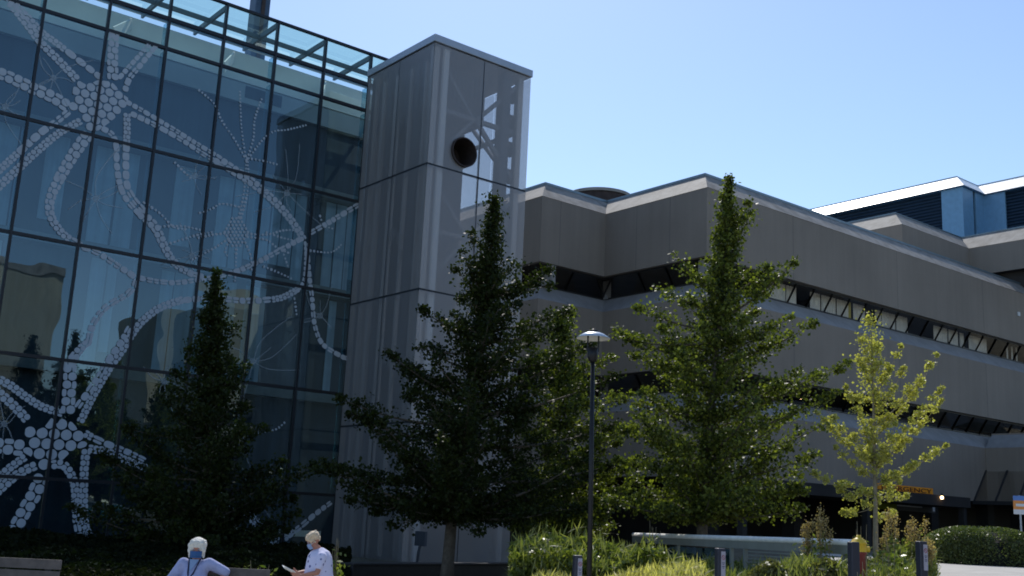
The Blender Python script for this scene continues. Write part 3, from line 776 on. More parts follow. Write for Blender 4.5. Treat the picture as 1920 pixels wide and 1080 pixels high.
a = onY(1678, 943, CY-.2); b = onY(1752, 962, CY-.2)
s2 = empty('hanging_sign', ((a.x+b.x)/2, CY-.2, b.z), 'dim grey direction sign hanging in the dark entrance', 'sign')
MB().box(a.x, b.x, CY-.25, CY-.15, b.z, a.z).build('board', M['signgrey'], s2)
MB().box(a.x+.1, b.x-1.1, CY-.27, CY-.251, b.z+.42, b.z+.48).build('text_line', M['signwhite'], s2)
MB().box(a.x+.1, b.x-1.3, CY-.27, CY-.251, b.z+.22, b.z+.28).build('text_line', M['signwhite'], s2)
MB().box(b.x-.28, b.x-.05, CY-.27, CY-.251, b.z+.08, a.z-.06).build('end_panel', M['signwhite'], s2)
a2 = onY(1676, 943, CY-.2); c2 = onY(1640, 943, CY-.2)
s3 = empty('yellow_sign', ((a2.x+c2.x)/2, CY-.3, b.z), 'dim yellow green sign panel hanging left of the grey one', 'sign')
MB().box(c2.x, a2.x, CY-.35, CY-.25, b.z, a.z).build('board', M['signyel'], s3)
MB().box(c2.x+.2, c2.x+.24, CY-.32, CY-.28, a.z, 3.86).build('rod', M['frame'], s3)
q = W(1914, 949, 36); gzq = gz(q.x, q.y)
sp = empty('parking_sign', (q.x, q.y, gzq), 'small blue and orange street sign on a thin pole behind the hedge', 'sign')
MB().tube([(q.x+.03, q.y+.04, gzq), (q.x+.03, q.y+.04, q.z+.32)], .028).build('pole', M['capmetal'], sp)
ax_ = r0*.22
for nm, za, zb_, m_ in (('header', .16, .30, 'signblue'), ('body', -.10, .16, 'signorange'), ('footer', -.24, -.10, 'signwhite')):
    MB().obox((q.x, q.y, q.z+(za+zb_)/2), ax_, Vector((YAW and .008*math.cos(YAW), .008*math.sin(YAW), 0)), Vector((0, 0, (zb_-za)/2))).build(nm, M[m_], sp)
MB().obox((q.x-.012*math.cos(YAW), q.y-.012*math.sin(YAW), q.z+.03), r0*.15, Vector((.002*math.cos(YAW), .002*math.sin(YAW), 0)), Vector((0, 0, .04))).build('stripe', M['signwhite'], sp)

# ------------------------------------------------------------ leaves
def leafmesh(name, C_, size, m, parent, droop=.3, elong=1.0, flat=0.0, blades=False):
    n_ = len(C_)
    if n_ == 0: return
    C_ = np.asarray(C_, float); sz = size*RNG.uniform(.55, 1.25, n_)[:, None]
    nm = RNG.normal(size=(n_, 3)); nm[:, 2] += flat*2; nm /= np.linalg.norm(nm, axis=1)[:, None]
    a = RNG.normal(size=(n_, 3))
    if blades: a = a*[.35, .35, .12]+[0, 0, 1]
    else: a[:, 2] -= droop
    a -= nm*(a*nm).sum(1)[:, None]; a /= np.linalg.norm(a, axis=1)[:, None]
    b = np.cross(nm, a)
    if blades: wdt = .045
    else: wdt = .42/elong
    p0 = C_-a*sz*.5; p2 = C_+a*sz*.5; md = C_+a*sz*.06+nm*sz*.05
    p1 = md+b*sz*wdt; p3 = md-b*sz*wdt
    V = np.stack([p0, p1, p2, p3], 1).reshape(-1, 3)
    off = Vector((0, 0, 0)); p = parent
    while p is not None: off += p.location; p = p.parent
    V -= np.array(off)
    me = bpy.data.meshes.new(name)
    me.vertices.add(4*n_); me.vertices.foreach_set('co', V.astype(np.float32).ravel())
    me.loops.add(4*n_); me.loops.foreach_set('vertex_index', np.arange(4*n_, dtype=np.int32))
    me.polygons.add(n_); me.polygons.foreach_set('loop_start', np.arange(0, 4*n_, 4, dtype=np.int32)); me.polygons.foreach_set('loop_total', np.full(n_, 4, dtype=np.int32))
    me.update(); me.validate()
    at = me.attributes.new('rnd', 'FLOAT', 'FACE'); at.data.foreach_set('value', RNG.random(n_).astype(np.float32))
    me.materials.append(m)
    o = bpy.data.objects.new(name, me); COL.objects.link(o)
    if parent is not None: o.parent = parent
    return o
def bez(a, b, sag, n_=10):
    a = Vector(a); b = Vector(b); d = b-a
    m_ = a+d*.5+Vector((0, 0, -sag*d.length))
    return [a*(1-t)**2+m_*2*t*(1-t)+b*t*t for t in [k/n_ for k in range(n_+1)]]
def make_tree(name, label, D, trunk_px, boughs, prof, nleaf, lsize, lm, bm, r_base=.13, spread=.45, nfill=70, core=.5, group=None, sag=.12, thick=1.0, bare=False, fill_rise=.45, low=None):
    # trunk_px: list of (px, py) from the foot up; boughs: (trunk fraction height py, tip px, tip py, depth offset)
    T = [W(px, py, D) for px, py in trunk_px]
    base = T[0].copy(); g = gz(base.x, base.y); base.z = g
    T = [Vector((T[0].x, T[0].y, g-.1))]+[t for t in T if t.z > g+.1]
    t0 = empty(name, (base.x, base.y, g), label, 'tree', group)
    top = T[-1].z
    def tp(z):
        for a, b in zip(T, T[1:]):
            if a.z <= z <= b.z: return a+(b-a)*((z-a.z)/max(1e-6, b.z-a.z))
        return T[-1].copy()
    fine = [tp(T[0].z+(top-T[0].z)*k/16) for k in range(17)]
    MB().tube(fine, [r_base*(1-.93*(k/16))*(1.25 if k == 0 else 1) for k in range(17)], 10).build('trunk', bm, t0, smooth_=True)
    fd = Vector((math.cos(YAW), math.sin(YAW), 0))
    curves = []
    for (py, tx, ty, dd) in boughs:
        tip = W(tx, ty, D+dd); 
        st_z = W(trunk_px[len(trunk_px)//2][0], py, D).z
        a = tp(min(st_z, top-.2)); curves.append((bez(a, tip, sag), 1.0))
    zs = [p_[0] for p_ in prof]; rs = [p_[1] for p_ in prof]
    for k in range(nfill):
        z = zs[0]+(zs[-1]-zs[0])*((k+.5)/nfill)**1.15
        R_ = float(np.interp(z, zs, rs))*random.uniform(.5, 1.08)*(1+.22*math.sin(z*2.1+k))
        az = k*2.399+random.uniform(-.4, .4)
        dirv = Vector((math.cos(az), math.sin(az), 0))
        zz = min(z, top-.3); a = tp(max(g+.6 if low is None else low, zz-R_*fill_rise))
        tip = tp(zz)+dirv*R_; tip.z = z+random.uniform(-.15, .25)
        if low is not None: tip.z = max(tip.z, low+.15)
        curves.append((bez(a, tip, sag), .8))
    tot = sum((c[0][-1]-c[0][0]).length for c in curves)
    mb = MB(); pts = []
    for cv, wgt in curves:
        L_ = (cv[-1]-cv[0]).length
        if L_ < .05: continue
        mb.tube(cv, [max(.006, r_base*.28*(L_/2.5)**.5*(1-k/10.6)) for k in range(11)], 5)
        n_ = int(nleaf*L_/tot); ncl = max(4, int(L_*4.8))
        for c in range(ncl):
            t = (c+random.random())/ncl; t = t**.8
            i = min(9, int(t*10)); f = t*10-i; p = cv[i]*(1-f)+cv[i+1]*f
            sp_ = spread*L_*.30*(math.sin(math.pi*min(1, t*.85+.12)))*thick
            side = Vector(RNG.normal(size=3)); side.z *= .28; side.normalize()
            e = p+side*sp_*random.uniform(.2, 1.0)+Vector((0, 0, .06))
            if (t > .9): e = p
            if bare or random.random() < .7: mb.tube([p, e], [.006, .003], 3, False)
            m_ = int(n_/ncl*(.8+.4*random.random() if bare else .15+1.7*random.random())); 
            if m_ < 1: continue
            lin = RNG.random(m_)[:, None]; P_ = np.array(p)*(1-lin)+np.array(e)*lin
            sg_ = .115*thick*(1.1 if t < .85 else .6)
            pts.append(P_+RNG.normal(size=(m_, 3))*[sg_, sg_, sg_*.8])
    # leaves along the leader
    m_ = int(nleaf*.05); zz = top-(RNG.random(m_)**.9)*(top-zs[0])*.45
    P_ = np.array([tuple(tp(z)) for z in zz]); rad = np.interp(zz, zs, rs)[:, None]
    pts.append(P_+RNG.normal(size=(m_, 3))*np.minimum(.16, .05+rad*.3)*[1, 1, .5])
    mb.build('branches', bm, t0, smooth_=True)
    pts = np.concatenate(pts)
    leafmesh('crown', pts, lsize, lm, t0)
    return t0

def zpx(py, px, D): return W(px, py, D).z
# dark tree in the shade of the glass building
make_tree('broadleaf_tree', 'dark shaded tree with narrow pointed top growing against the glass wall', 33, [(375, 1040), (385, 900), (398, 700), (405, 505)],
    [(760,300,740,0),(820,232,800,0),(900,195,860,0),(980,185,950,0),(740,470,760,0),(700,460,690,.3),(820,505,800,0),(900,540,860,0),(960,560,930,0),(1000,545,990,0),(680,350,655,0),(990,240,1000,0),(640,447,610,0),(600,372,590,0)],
    [(.3, 2.6), (1.5, 3.0), (3.2, 2.7), (4.2, 1.7), (5.3, 1.15), (6.3, .8), (7.0, .42), (7.7, .25), (8.3, .08)], 42000, .105, M['leaf_shaded'], M['bark'], .14, nfill=95, thick=1.25)
# big dark tree in front of the tower
make_tree('broadleaf_tree', 'large shaded green tree in front of the metal tower', 28, [(838, 1078), (850, 940), (878, 780), (908, 620), (918, 500), (927, 368)],
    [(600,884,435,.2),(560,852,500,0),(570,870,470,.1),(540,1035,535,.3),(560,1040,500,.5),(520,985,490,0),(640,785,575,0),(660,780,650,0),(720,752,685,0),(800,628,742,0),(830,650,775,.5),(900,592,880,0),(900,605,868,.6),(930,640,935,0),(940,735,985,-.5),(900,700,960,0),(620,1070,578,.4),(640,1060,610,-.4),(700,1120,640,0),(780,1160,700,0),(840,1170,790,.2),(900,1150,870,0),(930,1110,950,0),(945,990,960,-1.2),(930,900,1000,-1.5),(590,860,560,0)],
    [(1.6, 2.8), (3.0, 3.5), (4.0, 3.0), (5.0, 2.5), (6.2, 1.9), (6.9, 1.3), (7.5, .9), (8.1, .35), (8.9, .3), (10.0, .06)], 62000, .095, M['leaf_shaded'], M['bark'], .17, nfill=120, thick=1.15, low=1.75)
# lit tree behind the lamp
make_tree('broadleaf_tree', 'sunlit green tree spreading behind the street lamp', 32, [(1058, 1072), (1060, 900), (1058, 740), (1050, 590)],
    [(640,1075,572,0),(660,1110,625,.2),(700,1150,668,0),(760,1185,740,0),(820,1195,800,0),(880,1185,870,0),(930,1185,945,0),(720,985,640,0),(800,960,760,0),(900,950,900,0)],
    [(1.3, 2.0), (2.6, 2.2), (4.0, 2.0), (5.4, 1.5), (6.6, .8), (7.6, .2)], 30000, .10, M['leaf_mid'], M['bark'], .10, nfill=65, thick=1.0, low=1.2)
# centre tree
make_tree('broadleaf_tree', 'tall conical green tree with slender spire in front of the concrete wall', 27, [(1314, 1078), (1318, 960), (1332, 780), (1352, 560), (1363, 430), (1368, 328)],
    [(560,1262,472,0),(580,1232,540,0),(620,1182,570,.2),(680,1143,612,0),(700,1175,660,.6),(640,1150,630,-.4),(500,1408,395,0),(460,1402,378,.1),(600,1500,480,0),(560,1450,495,.3),(680,1536,600,.2),(650,1490,590,-.4),(780,1592,678,0),(760,1560,690,.5),(820,1575,730,-.3),(860,1560,790,0),(900,1530,850,0),(780,1150,740,0),(840,1160,800,0),(880,1150,860,.4),(920,1180,930,0),(930,1450,950,-.8),(930,1510,920,0),(960,1260,975,-.5),(480,1340,440,0),(540,1330,500,0)],
    [(1.9, 2.3), (2.8, 2.6), (4.0, 2.5), (5.0, 2.15), (5.8, 1.9), (6.8, 1.3), (7.7, .9), (8.4, .5), (9.2, .36), (9.6, .18), (10.2, .03)], 52000, .092, M['leaf_mid'], M['bark'], .15, nfill=112, thick=1.0, low=2.0)
# young yellow-green tree
make_tree('young_tree', 'slender young yellow green tree with sparse upswept branches', 25, [(1642, 1030), (1641, 900), (1637, 740), (1632, 585)],
    [(690,1612,625,0),(730,1605,660,0),(740,1692,642,0),(760,1665,680,.2),(780,1700,680,0),(800,1760,660,0),(820,1738,700,.2),(850,1772,718,0),(870,1773,740,.4),(900,1782,828,0),(910,1745,850,-.3),(880,1715,800,.3),(830,1580,712,0),(850,1550,770,0),(870,1525,765,.3),(900,1560,830,-.3),(930,1513,880,0),(925,1575,900,.3),(950,1572,962,0),(940,1690,900,0),(930,1710,930,.2),(860,1610,760,.5),(700,1650,640,.3),(890,1600,810,-.6),(880,1680,790,-.6)],
    [(2.2, 1.1), (3.2, 1.2), (4.2, .9), (5.2, .5), (6.0, .3), (6.6, .1)], 13000, .064, M['leaf_yel'], M['barkpale'], .065, nfill=10, thick=.42, bare=True, sag=.15)

# ------------------------------------------------------------ planting beds
def bed(name, label, region, n, h, size, m, kind='stuff', cat=None, elong=1.0, blades=False, clump=1.0, parent=None, flat=.0):
    # region: list of (px, D0, D1); height h(px) in metres above ground; leaves fill mounds
    pts = []
    pxs = [r_[0] for r_ in region]
    for _ in range(n):
        px = random.uniform(pxs[0], pxs[-1]); d0 = np.interp(px, pxs, [r_[1] for r_ in region]); d1 = np.interp(px, pxs, [r_[2] for r_ in region])
        D = random.uniform(d0, d1); d = ray(px, 1000); x, y = d.x*D, d.y*D
        hh = h(px, D)*(.80+.20*math.sin(x*2.3*clump+math.sin(y*1.9*clump)*1.3)*math.cos(y*2.1*clump+x*.7))
        z = gz(x, y)+(hh*(1-abs(random.gauss(0, .22))) if not blades else hh*random.random()**.8)
        pts.append((x, y, max(z, gz(x, y)+.02)))
    o = leafmesh(name, pts, size, m, parent, elong=elong, blades=blades, flat=flat)
    if parent is None: tag(o, label, cat, kind=kind)
    return o
bed('ground_cover', 'dark leafy ground cover in the shade below the glass wall', [(-60, 19, 38), (660, 20, 34)], 42000, lambda px, D: .20+.55*smooth(20, 34, D), .13, M['leaf_cover'], cat='plants')
bed('ground_cover', 'bright green leafy mass behind the lamp post and beside the tower', [(958, 20.5, 24), (1420, 21, 25)], 30000, lambda px, D: 1.42-.45*smooth(1170, 1330, px), .12, M['leaf_shrub'], cat='plants', elong=1.3)
bed('ground_cover', 'dark green low plants in front of the dark planter wall', [(958, 19, 21), (1180, 18.5, 20.5)], 12000, lambda px, D: .72, .12, M['leaf_hedge'], cat='plants')
bed('grass', 'dry yellow grass around the bollards and lamp foot', [(1000, 17.5, 23), (1320, 17, 22)], 30000, lambda px, D: .75+.35*smooth(1050, 1300, px), .34, M['grass_dry'], cat='grass', blades=True)
bed('grass', 'green and straw coloured grass between the railing and the bollards', [(1230, 16.5, 21), (1600, 17, 20)], 26000, lambda px, D: .95+.30*smooth(1300, 1500, px), .34, M['grass_green'], cat='grass', blades=True)
bed('ground_cover', 'low olive brown shrubs in front of the louvred railing', [(1380, 17, 18.6), (1570, 17, 18.6)], 16000, lambda px, D: 1.22-.1*math.sin(px*.06), .07, M['leaf_olive'], cat='plants')
bed('grass', 'pale tall grass around the young tree', [(1590, 16.5, 22), (1752, 17, 21)], 20000, lambda px, D: 1.15-.25*smooth(1690,1750,px), .33, M['grass_green'], cat='grass', blades=True)

bed('grass', 'long loose green blades rising out of the bright shrubs behind the lamp', [(958, 20.2, 24), (1440, 21, 25)], 6500, lambda px, D: 1.62-.45*smooth(1170, 1330, px), .34, M['grass_green'], cat='grass', blades=True)
def weed(px, D, py_top, label, plume=True, wide=.28, leafy=1.0, lm='leaf_shrub'):
    d = ray(px, 1000); x, y = d.x*D, d.y*D; g = gz(x, y); ztop = W(px, py_top, D).z; H = ztop-g
    t0 = empty('tall_plant', (x, y, g), label, 'plant', 'tall flowering weeds by the young tree')
    mb = MB(); pts = []; pl = []
    for k in range(7):
        a = random.uniform(0, 6.28); o_ = random.uniform(.02, wide); h_ = H*random.uniform(.72, 1.0)
        tip = Vector((x+math.cos(a)*o_, y+math.sin(a)*o_, g+h_)); cv = bez((x+math.cos(a)*o_*.4, y+math.sin(a)*o_*.4, g), tip, .02, 8)
        mb.tube(cv, [.010-.0008*i for i in range(9)], 4)
        for i in range(int(110*leafy)):
            t = random.random()*.8; j = min(7, int(t*8)); p = cv[j].lerp(cv[j+1], t*8-j)
            pts.append(tuple(p+Vector(RNG.normal(size=3))*.075))
        if plume:
            for i in range(110):
                t = 1-abs(random.gauss(0, .11)); j = min(7, int(t*8)); p = cv[j].lerp(cv[min(8, j+1)], t*8-j)
                rr_ = .09*(1.1-t)+.018; pl.append(tuple(p+Vector((random.gauss(0, rr_), random.gauss(0, rr_), random.gauss(0, .04)))))
    mb.build('stem', M['barkpale'], t0)
    leafmesh('foliage', pts, .105, M[lm], t0, elong=1.7)
    if plume: leafmesh('plume', pl, .035, M['plume'], t0)
weed(1540, 20, 940, 'reddish plumed weed just left of the young tree', True, .20, .5)
weed(1515, 20.4, 968, 'short plumed weed at the left of the reddish one', True, .14, .4)
weed(1612, 19.5, 972, 'leafy green weed directly behind the yellow hydrant', False, .26, 1.8)
weed(1672, 20, 958, 'tan plumed weed immediately right of the young trunk', True, .25, 1.0)
weed(1712, 20.5, 968, 'tan plumed weed second to the right of the young trunk', True, .25, .9)
weed(1690, 18.5, 1005, 'leafy green weed in front of the plumed weeds', False, .30, 1.8)
weed(1655, 18, 1010, 'leafy weed at the foot of the young tree', False, .30, 1.8)
weed(1742, 19.5, 1000, 'thin weed right beside the right hand bollard', True, .12, .35)
weed(1228, 23, 972, 'lone leafy stalk left of the white railing end', False, .18, .9)
weed(1620, 14.6, 1042, 'leafy green weed in front of the hydrant base', False, .12, 1.2)
weed(633, 19, 1008, 'thin pale weed beside the reading person', False, .07, .35)
weed(500, 18.5, 1045, 'low weed between the two seated people', False, .28, 1.0)

# hedge
q = W(1838, 1000, 33); g = gz(q.x, q.y)
hd = empty('hedge', (q.x, q.y, g), 'rounded clipped dark hedge at the right beside the pavement', 'hedge')
fd = Vector((math.cos(YAW), math.sin(YAW), 0)); n_ = 30000
U = RNG.normal(size=(n_, 3)); U /= np.linalg.norm(U, axis=1)[:, None]; U[:, 2] = np.abs(U[:, 2])
U = np.sign(U)*np.abs(U)**.62; rr_ = 1-np.abs(RNG.normal(0, .035, n_)); U *= rr_[:, None]
P_ = np.array(q)[None, :]*[1, 1, 0]+U[:, :1]*np.array(r0)*1.52+U[:, 1:2]*np.array(fd)*1.3
P_[:, 2] = g+U[:, 2]*1.02*(1+.03*np.sin(P_[:, 0]*5))
leafmesh('foliage', P_, .055, M['leaf_hedge'], hd)
mb = MB()
for k in range(14):
    a = k*.45; mb.tube([(q.x, q.y, g-.05), (q.x+math.cos(a)*.7, q.y+math.sin(a)*.7, g+.75)], [.03, .01], 5)
mb.build('branches', M['bark'], hd)
mbx = MB(); mbx.ball((q.x, q.y, g+.2), 1.3, 1.15, .72, 20, Matrix.Rotation(YAW-math.pi/2, 3, 'Z')); mbx.build('shade_core', M['black'], hd)  # solid black core painted as the shade inside the hedge

# ------------------------------------------------------------ street lamp
q = W(1107, 1060, 17); x, y = q.x, q.y; g = gz(x, y); T_ = W(1113, 620, 17); zt = T_.z
lp = empty('street_lamp', (x, y, g), 'black street lamp post with wide shallow conical shade', 'street lamp')
x2, y2 = T_.x, T_.y
MB().tube([(x, y, g-.05), ((x+x2)/2, (y+y2)/2, (g+zt)/2), (x2, y2, zt-.40)], [.043, .038, .034], 16).build('pole', M['lampmetal'], lp, smooth_=True)
MB().lathe((x, y, g), [(.12, 0), (.12, .12), (.07, .3)], 16).build('base', M['lampmetal'], lp, smooth_=True)
MB().lathe((x2, y2, zt), [(0, -.28), (.085, -.28), (.085, -.42), (.055, -.5), (0, -.5)], 20).build('lantern', M['lampmetal'], lp, smooth_=True)
for s_ in (-1, 1):
    p = Vector((x2, y2, zt))+r0*s_*.085
    MB().tube([(p.x, p.y, zt-.34), (p.x, p.y, zt-.075)], .014, 8).build('bracket', M['lampmetal'], lp)
MB().lathe((x2, y2, zt), [(.270, -.125), (.272, -.12), (.17, -.055), (.10, -.03), (0, -.028)], 36).build('lamp_shade', M['lampshade'], lp, smooth_=True)
MB().lathe((x2, y2, zt), [(.268, -.128), (.16, -.068), (0, -.045)], 36).build('shade_lining', M['lampinner'], lp, smooth_=True)
MB().lathe((x2, y2, zt), [(.10, -.028), (.09, .0), (.03, .012), (.022, .035), (0, .04)], 24).build('finial', M['lampmetal'], lp, smooth_=True)

# ------------------------------------------------------------ bollards with stickers
def bollard(px, py, D, label, sticker=True):
    q = W(px, py, D); g = gz(q.x, q.y); x, y = q.x, q.y
    b = empty('bollard', (x, y, g), label, 'bollard', 'dark square bollards along the planting')
    rz = Matrix.Rotation(YAW-math.pi/2+.25, 3, 'Z'); ax = rz @ Vector((1, 0, 0)); ay = rz @ Vector((0, 1, 0))
    MB().obox((x, y, (g-.1+q.z)/2), ax*.058, ay*.058, Vector((0, 0, (q.z-g+.1)/2))).build('post', M['postmetal'], b, bevel=.012)
    if sticker:
        c = Vector((x, y, q.z-.21))-ay*.0595+ax*.022
        stk = MB().obox(c, ax*.032, ay*.0015, Vector((0, 0, .17))).build('sticker', M['sticker'], b)
        mb = MB(); n_ = 20; cc = c-ay*.003+Vector((0, 0, .09))
        for k in range(n_):
            a0, a1 = 2*math.pi*k/n_, 2*math.pi*(k+1)/n_
            f = lambda a, r_: cc+ax*math.cos(a)*r_+Vector((0, 0, math.sin(a)*r_*1.25))
            mb.poly([f(a0, .019), f(a1, .019), f(a1, .026), f(a0, .026)])
        mb.bar(cc+ax*-.016+Vector((0, 0, .02)), cc+ax*.016+Vector((0, 0, -.02)), .004, .006); mb.build('ban_symbol', M['stickerred'], stk)
        mb = MB()
        for dz, wd in ((.02, .022), (0, .015), (-.03, .02), (-.05, .012)): mb.obox(c-ay*.003+Vector((0, 0, dz)), ax*wd, ay*.0005, Vector((0, 0, .005)))
        mb.build('text_line', M['stickerink'], stk)
bollard(1083, 1041, 16, 'dark bollard with white sticker just left of the lamp post')
bollard(1350, 1028, 15.5, 'dark bollard with white sticker right of the centre tree trunk')
bollard(1600, 1016, 15, 'plain dark bollard in front of the yellow hydrant', False)
bollard(1727, 1015, 16, 'dark bollard with pale strip at the right edge of the planting')

# ------------------------------------------------------------ hydrant
q = W(1610, 1003, 17); g = gz(q.x, q.y); x, y = q.x, q.y; zt = q.z
hy = empty('fire_hydrant', (x, y, g), 'yellow fire hydrant with red barrel hidden in green weeds', 'fire hydrant')
MB().lathe((x, y, zt), [(0, 0), (.03, 0), (.035, -.035), (.05, -.045), (.095, -.07), (.105, -.10), (.115, -.105), (.115, -.125), (.105, -.13), (.11, -.235), (.11, -.24)], 24).build('bonnet', M['hydyellow'], hy, smooth_=True)
MB().lathe((x, y, zt), [(.11, -.24), (.115, -.26), (.09, -.30), (.09, g-zt)], 24).build('barrel', M['hydred'], hy, smooth_=True)
for s_ in (-1, 1):
    a = Vector((x, y, zt-.20)); MB().tube([a+r0*.09*s_, a+r0*.15*s_], [.04, .045], 12).build('outlet_cap', M['hydyellow'], hy)

# ------------------------------------------------------------ white topped railing wall
A_ = W(1188, 1003, 25); B_ = W(1600, 1018, 17.5)
A_.z = 1.42; B_.z = 1.62
A_ = W(1188, 1003, (1.42-EYE)/ray(1188, 1003).z) ; B_ = W(1602, 1018, 19.8)
rl = empty('low_railing', ((A_.x+B_.x)/2, (A_.y+B_.y)/2, gz((A_.x+B_.x)/2, (A_.y+B_.y)/2)), 'low grey railing with bright white top rail, glass panels and louvres', 'railing')
dv = (B_-A_); hv = Vector((dv.x, dv.y, 0)).normalized(); nv = Vector((-hv.y, hv.x, 0)); 
def rp(t, dz=0, dn=0): return A_+dv*t+Vector((0, 0, dz))+nv*dn
MB().tube([rp(k/10, .0) for k in range(11)], .06, 12).build('top_rail', M['railwhite'], rl, smooth_=True)
MB().bar(rp(0, -.115), rp(1, -.115), .08, .17).build('beam', M['railgrey'], rl)
for t in (.02, .29, .56, .62, .97):
    MB().obox(rp(t, -.75, .0), hv*.035, nv*.035, Vector((0, 0, .55))).build('post', M['railgrey'], rl)
for a, b in ((.03, .28), (.30, .55)): MB().obox(rp((a+b)/2, -.55), dv*(b-a)/2, nv*.006, Vector((0, 0, .32))).build('glass_panel', M['railteal'], rl)
MB().bar(rp(.32, -.62, -.03), rp(.54, -.33, -.03), .02, .03).build('diagonal_rod', M['railgrey'], rl)
for k in range(9):
    MB().bar(rp(.63, -.25-.07*k, 0), rp(.96, -.25-.07*k, 0), .06, .02).build('slat', M['railgrey'], rl)

# ------------------------------------------------------------ dark planter wall in front of the tower, benches
a = Vector(W(650, 1052, 27.9)); b = Vector(W(980, 1052, 33))
pw = empty('planter_wall', ((a.x+b.x)/2, (a.y+b.y)/2, 0), 'low black granite planter wall in front of the metal tower', 'wall')
dv2 = b-a; n2 = Vector((-dv2.y, dv2.x, 0)).normalized()
mb = MB(); c = (a+b)/2
mb.obox((c.x, c.y, .19), Vector((dv2.x/2, dv2.y/2, 0)), n2*.25, Vector((0, 0, .20))); mb.build('wall_body', M['granite'], pw, bevel=.02)
mb = MB(); mb.obox((c.x, c.y, .41), Vector((dv2.x/2, dv2.y/2, 0))*1.004, n2*.30, Vector((0, 0, .022))); mb.build('coping', M['granite'], pw, bevel=.01)
def bench(c, half, label, wood, z_top, facing):
    t0 = empty('park_bench', (c.x, c.y, 0), label, 'bench', 'timber benches')
    f = facing; s = Vector((-f.y, f.x, 0))
    for k in range(4): MB().obox((c.x+f.x*(.12+k*.11), c.y+f.y*(.12+k*.11), .43), s*half, f*.048, Vector((0, 0, .02))).build('seat_slat', wood, t0)
    for k in range(3): MB().obox((c.x-f.x*.02*k, c.y-f.y*.02*k, z_top-.36+.13*k+.05), s*half, f*.018, Vector((0, 0, .055))).build('back_slat', wood, t0)
    for s_ in (-1, 1):
        e = c+s*(half-.15)*s_
        MB().obox((e.x+f.x*.25, e.y+f.y*.25, .20), s*.03, f*.22, Vector((0, 0, .20))).build('leg', M['lampmetal'], t0)
        MB().obox((e.x-f.x*.05, e.y-f.y*.05, z_top/2+.1), s*.03, f*.02, Vector((0, 0, z_top/2-.14))).build('back_post', M['lampmetal'], t0)
    return t0
tc_ = -fd
c = W(-20, 1045, 14.5); bench(Vector((c.x, c.y, 0)), .84, 'weathered timber bench cut by the left edge of the photo', M['wood'], c.z, (tc_).normalized())
c = W(416, 1067, 15.0); bench(Vector((c.x, c.y, 0)), .62, 'timber bench under the person in the blue shirt', M['wood'], W(440, 1066, 15).z, tc_)
c2 = W(598, 1067, 17.75); bench(Vector((c2.x, c2.y, 0))+fd*.0-r0*.02, .42, 'timber bench under the person who is reading', M['wood'], .52, (-r0*.9+tc_*.44).normalized())

# ------------------------------------------------------------ people
def remesh(mb, vox, name, m, parent, it=6):
    me = bpy.data.meshes.new('tmp'); me.from_pydata(mb.v, [], mb.f); me.update()
    bm_ = bmesh.new(); bm_.from_mesh(me); bmesh.ops.recalc_face_normals(bm_, faces=bm_.faces); bm_.to_mesh(me); bm_.free()
    o = bpy.data.objects.new('tmp', me); COL.objects.link(o)
    r_ = o.modifiers.new('r', 'REMESH'); r_.mode = 'VOXEL'; r_.voxel_size = vox
    s_ = o.modifiers.new('s', 'SMOOTH'); s_.iterations = it; s_.factor = .5
    dg = bpy.context.evaluated_depsgraph_get(); dg.update()
    m2 = bpy.data.meshes.new_from_object(o.evaluated_get(dg)); bpy.data.objects.remove(o)
    off = Vector((0, 0, 0)); p = parent
    while p is not None: off += p.location; p = p.parent
    m2.transform(Matrix.Translation(-off)); m2.materials.clear(); m2.materials.append(m); m2.name = name
    for pl in m2.polygons: pl.use_smooth = True
    o2 = bpy.data.objects.new(name, m2); COL.objects.link(o2); o2.parent = parent
    return o2
def cap(mb, a, b, ra, rb, seg=14):
    a = Vector(a); b = Vector(b)
    n_ = 6; P_ = [a.lerp(b, k/n_) for k in range(n_+1)]; R_ = [ra+(rb-ra)*k/n_ for k in range(n_+1)]
    d = (b-a).normalized()
    pts = [a-d*ra*.98, a-d*ra*.7, a-d*ra*.35]+P_+[b+d*rb*.35, b+d*rb*.7, b+d*rb*.98]
    rad = [ra*.2, ra*.71, ra*.93]+R_+[rb*.93, rb*.71, rb*.2]
    mb.tube(pts, rad, seg)
class Frame:                                            # person frame: f = facing, s = its left side, z up
    def __init__(s_, o, f): s_.o = Vector(o); s_.f = Vector(f).normalized(); s_.s = Vector((-s_.f.y, s_.f.x, 0)); s_.M = Matrix((s_.f, s_.s, (0, 0, 1))).transposed()
    def __call__(s_, x, y, z): return s_.o+s_.f*x+s_.s*y+Vector((0, 0, z))
def hand(mb, F_, c, d, n, out, curl=.5):
    # c palm centre, d finger direction, n palm normal (away from the grip), out = thumb side
    c = Vector(c); d = Vector(d).normalized(); out = (Vector(out)-d*Vector(out).dot(d)).normalized(); n = d.cross(out).normalized()*(1 if d.cross(out).dot(Vector(n)) > 0 else -1)
    mb.obox(c, d*.042, out*.038, n*.013)
    for k, ln in enumerate((.066, .074, .070, .056)):
        r_ = c+d*.040+out*(.028-.0187*k); b1 = r_+(d*math.cos(curl*.5)-n*math.sin(curl*.5))*ln*.5
        b2 = b1+(d*math.cos(curl*1.5)-n*math.sin(curl*1.5))*ln*.45
        cap(mb, r_, b1, .0095, .0085, 8); cap(mb, b1, b2, .0085, .007, 8)
    t1 = c-d*.02+out*.036; t2 = t1+(out*.6+d*.7-n*.3).normalized()*.035; t3 = t2+(out*.1+d*.9-n*.45).normalized()*.028
    cap(mb, t1, t2, .012, .010, 8); cap(mb, t2, t3, .010, .008, 8)
